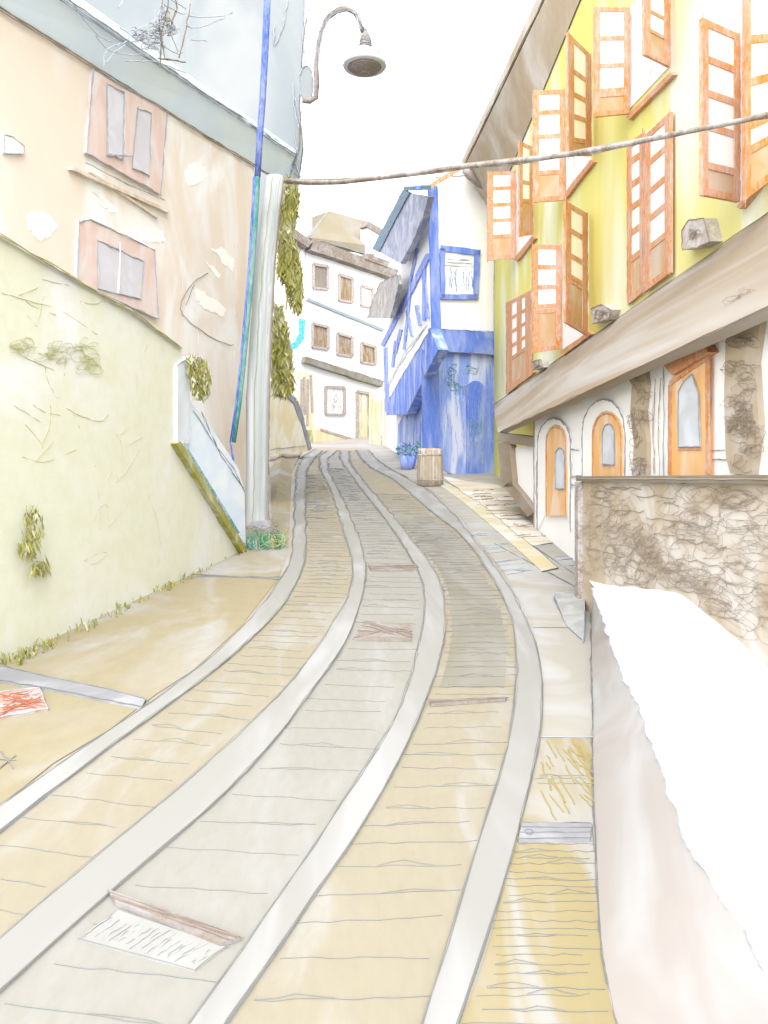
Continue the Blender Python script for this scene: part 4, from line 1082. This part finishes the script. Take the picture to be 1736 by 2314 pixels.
# ------------------------------------------------------------------ plants
def blades(mb, base, n, spread, h, mats):
    for _ in range(n):
        b = base + Vector((R(-spread, spread), R(-spread, spread) * .6, 0)); b.z = base.z
        tip = b + Vector((R(-.5, .5) * h, R(-.4, .2) * h, h * R(.5, 1.1))); mid = b.lerp(tip, .55) + Vector((0, 0, h * .18))
        w_ = Vector((R(-1, 1), R(-1, 1), 0)).normalized() * R(.006, .014)
        mb.add([b - w_, b + w_, mid + w_ * .8, tip, mid - w_ * .8], [[0, 1, 2, 4], [4, 2, 3]], random.choice(mats))
OL = [M['olive'], M['olived'], M['oliveL']]
def tuft(name, label, pl, pts, n, sz, mats, group, cat='weed', off=.05):
    x0 = min(p_[0] for p_ in pts); x1 = max(p_[0] for p_ in pts); y0 = min(p_[1] for p_ in pts); y1 = max(p_[1] for p_ in pts)
    def inside(x, y):
        c_ = False; k_ = len(pts)
        for i in range(k_):
            (ax, ay), (bx, by) = pts[i], pts[(i + 1) % k_]
            if (ay > y) != (by > y) and x < (bx - ax) * (y - ay) / (by - ay) + ax: c_ = not c_
        return c_
    mb = MB(); i = 0
    while i < n:
        x, y = R(x0, x1), R(y0, y1)
        if not inside(x, y): continue
        i += 1
        p = pl.at(x, y, off + R(-.05, .12)); l = Vector((R(-.35, .35), R(-.35, .35), R(-1, -.3))).normalized() * sz * R(.5, 1.2)
        w_ = Vector((R(-1, 1), R(-1, 1), R(-.2, .2))).normalized() * sz * R(.12, .25)
        mb.add([p - l, p + w_, p + l, p - w_], [[0, 1, 2, 3]], random.choice(mats))
    cx = sum(p_[0] for p_ in pts) / len(pts)
    for i in range(4):
        stem = [pl.at(cx + R(-.22, .22) * (x1 - x0), y1 - (y1 - y0) * t_ / 7, off + R(-.02, .04)) for t_ in range(8)]
        mb.tube(stem, sz * .09, mats[0], 4)
    return tag(mb.build(name, None, pl.at((x0 + x1) / 2, y1, off)), label, cat, group)
vp = Plane((-2.6, 18.4), (-1.6, 18.7))
LF = [M['olive'], M['olive'], W('mid_olive_leaf', (172, 168, 96), e=(1.2, 1.18, 1.1))]
tuft('climbing_vine', 'upper olive vine hanging beside the pole below the cable', vp, [(655, 405), (676, 440), (668, 500), (655, 530), (672, 580), (684, 650), (680, 700), (660, 690), (650, 640), (630, 620), (632, 540), (630, 480), (640, 430)], 1500, .24, LF, 'olive vines by the pole', 'vine')
tuft('climbing_vine', 'lower olive vine hanging beside the pole, ending above the sandy wall', vp, [(625, 690), (645, 740), (655, 800), (662, 870), (650, 890), (622, 884), (614, 830), (618, 750)], 1200, .24, LF, 'olive vines by the pole', 'vine')
tuft('ivy_clump', 'olive ivy clump topping the grey end of the garden wall', gp_, [(418, 812), (440, 806), (474, 826), (478, 880), (466, 905), (440, 900), (424, 860)], 240, .09, OL, 'weeds on the garden wall', 'ivy')
tuft('wall_weed', 'tall olive weed growing low on the garden wall face', gp_, [(58, 1150), (88, 1142), (102, 1190), (96, 1235), (70, 1262), (40, 1255), (48, 1200)], 90, .07, OL, 'weeds on the garden wall')
tuft('wall_weed', 'tiny olive weed just below the tall weed on the garden wall', gp_, [(66, 1288), (110, 1268), (114, 1296), (70, 1300)], 40, .07, OL, 'weeds on the garden wall')
mb = MB()
for i in range(70):
    u = i / 69; x = 10 + 540 * u; y = 1500 - 262 * u + 4
    b = G(x, y); b = b + Vector((.05, -.03, 0)); dens = random.choice((0, 0, 2, 4, 8)) + (6 if u < .1 else 0)
    blades(mb, b, dens, .11, R(.05, .13), OL)
g = mb.build('grass'); g['kind'] = 'stuff'
c = G(598, 1240)
t_ = MB(); blades(t_, c, 130, .3, .34, [M['green'], M['green'], M['olive'], M['teal']])
for i in range(12):
    p0 = c + Vector((R(-.3, .3), R(-.3, .05), R(.03, .2)))
    t_.tube([p0 + Vector((.12 * math.cos(a_) * R(.8, 1.2), .06 * math.sin(a_), .06 * math.sin(a_) + R(-.01, .01))) for a_ in [k_ * .6 for k_ in range(11)]], .005, random.choice((M['green'], M['teal'], M['olivepen'])), 4)
tag(t_.build('weed_tuft', None, c), 'bright green weeds round the foot of the concrete pole', 'weed')

for o in bpy.data.objects:
    if '_o' in o: del o['_o']

# ------------------------------------------------------------------ light, sky, camera
EL, AZ = math.radians(50), math.radians(182)
w = bpy.data.worlds.new('World'); scene.world = w; w.use_nodes = True
nt = w.node_tree; bg = nt.nodes['Background']
sky = nt.nodes.new('ShaderNodeTexSky'); sky.sky_type = 'NISHITA'; sky.sun_disc = False
sky.sun_elevation = EL; sky.sun_rotation = AZ; sky.dust_density = 2; sky.air_density = 1
hs = nt.nodes.new('ShaderNodeHueSaturation'); hs.inputs['Saturation'].default_value = .06
nt.links.new(sky.outputs[0], hs.inputs['Color']); nt.links.new(hs.outputs[0], bg.inputs['Color'])
bg.inputs['Strength'].default_value = .15
sun = bpy.data.lights.new('sun', 'SUN'); sun.energy = .5; sun.angle = math.radians(60); sun.color = (1, .985, .965)
so = bpy.data.objects.new('sun', sun); C.objects.link(so)
d = Vector((math.sin(AZ) * math.cos(EL), math.cos(AZ) * math.cos(EL), math.sin(EL)))
so.rotation_euler = d.to_track_quat('Z', 'Y').to_euler()
cam = bpy.data.cameras.new('camera'); co = bpy.data.objects.new('camera', cam); C.objects.link(co)
co.location = (0, 0, H); co.rotation_euler = (math.pi / 2, 0, 0)
cam.sensor_fit = 'VERTICAL'; cam.sensor_height = 24; cam.lens = 24 * F / 2314
cam.shift_y = -(1157 - HY) / 2314
cam.clip_end = 3000; cam.clip_start = .05
scene.camera = co
scene.view_settings.view_transform = 'Standard'; scene.view_settings.look = 'None'
scene.view_settings.exposure = 2.05; scene.view_settings.gamma = 1
scene.cycles.max_bounces = 8; scene.cycles.diffuse_bounces = 6
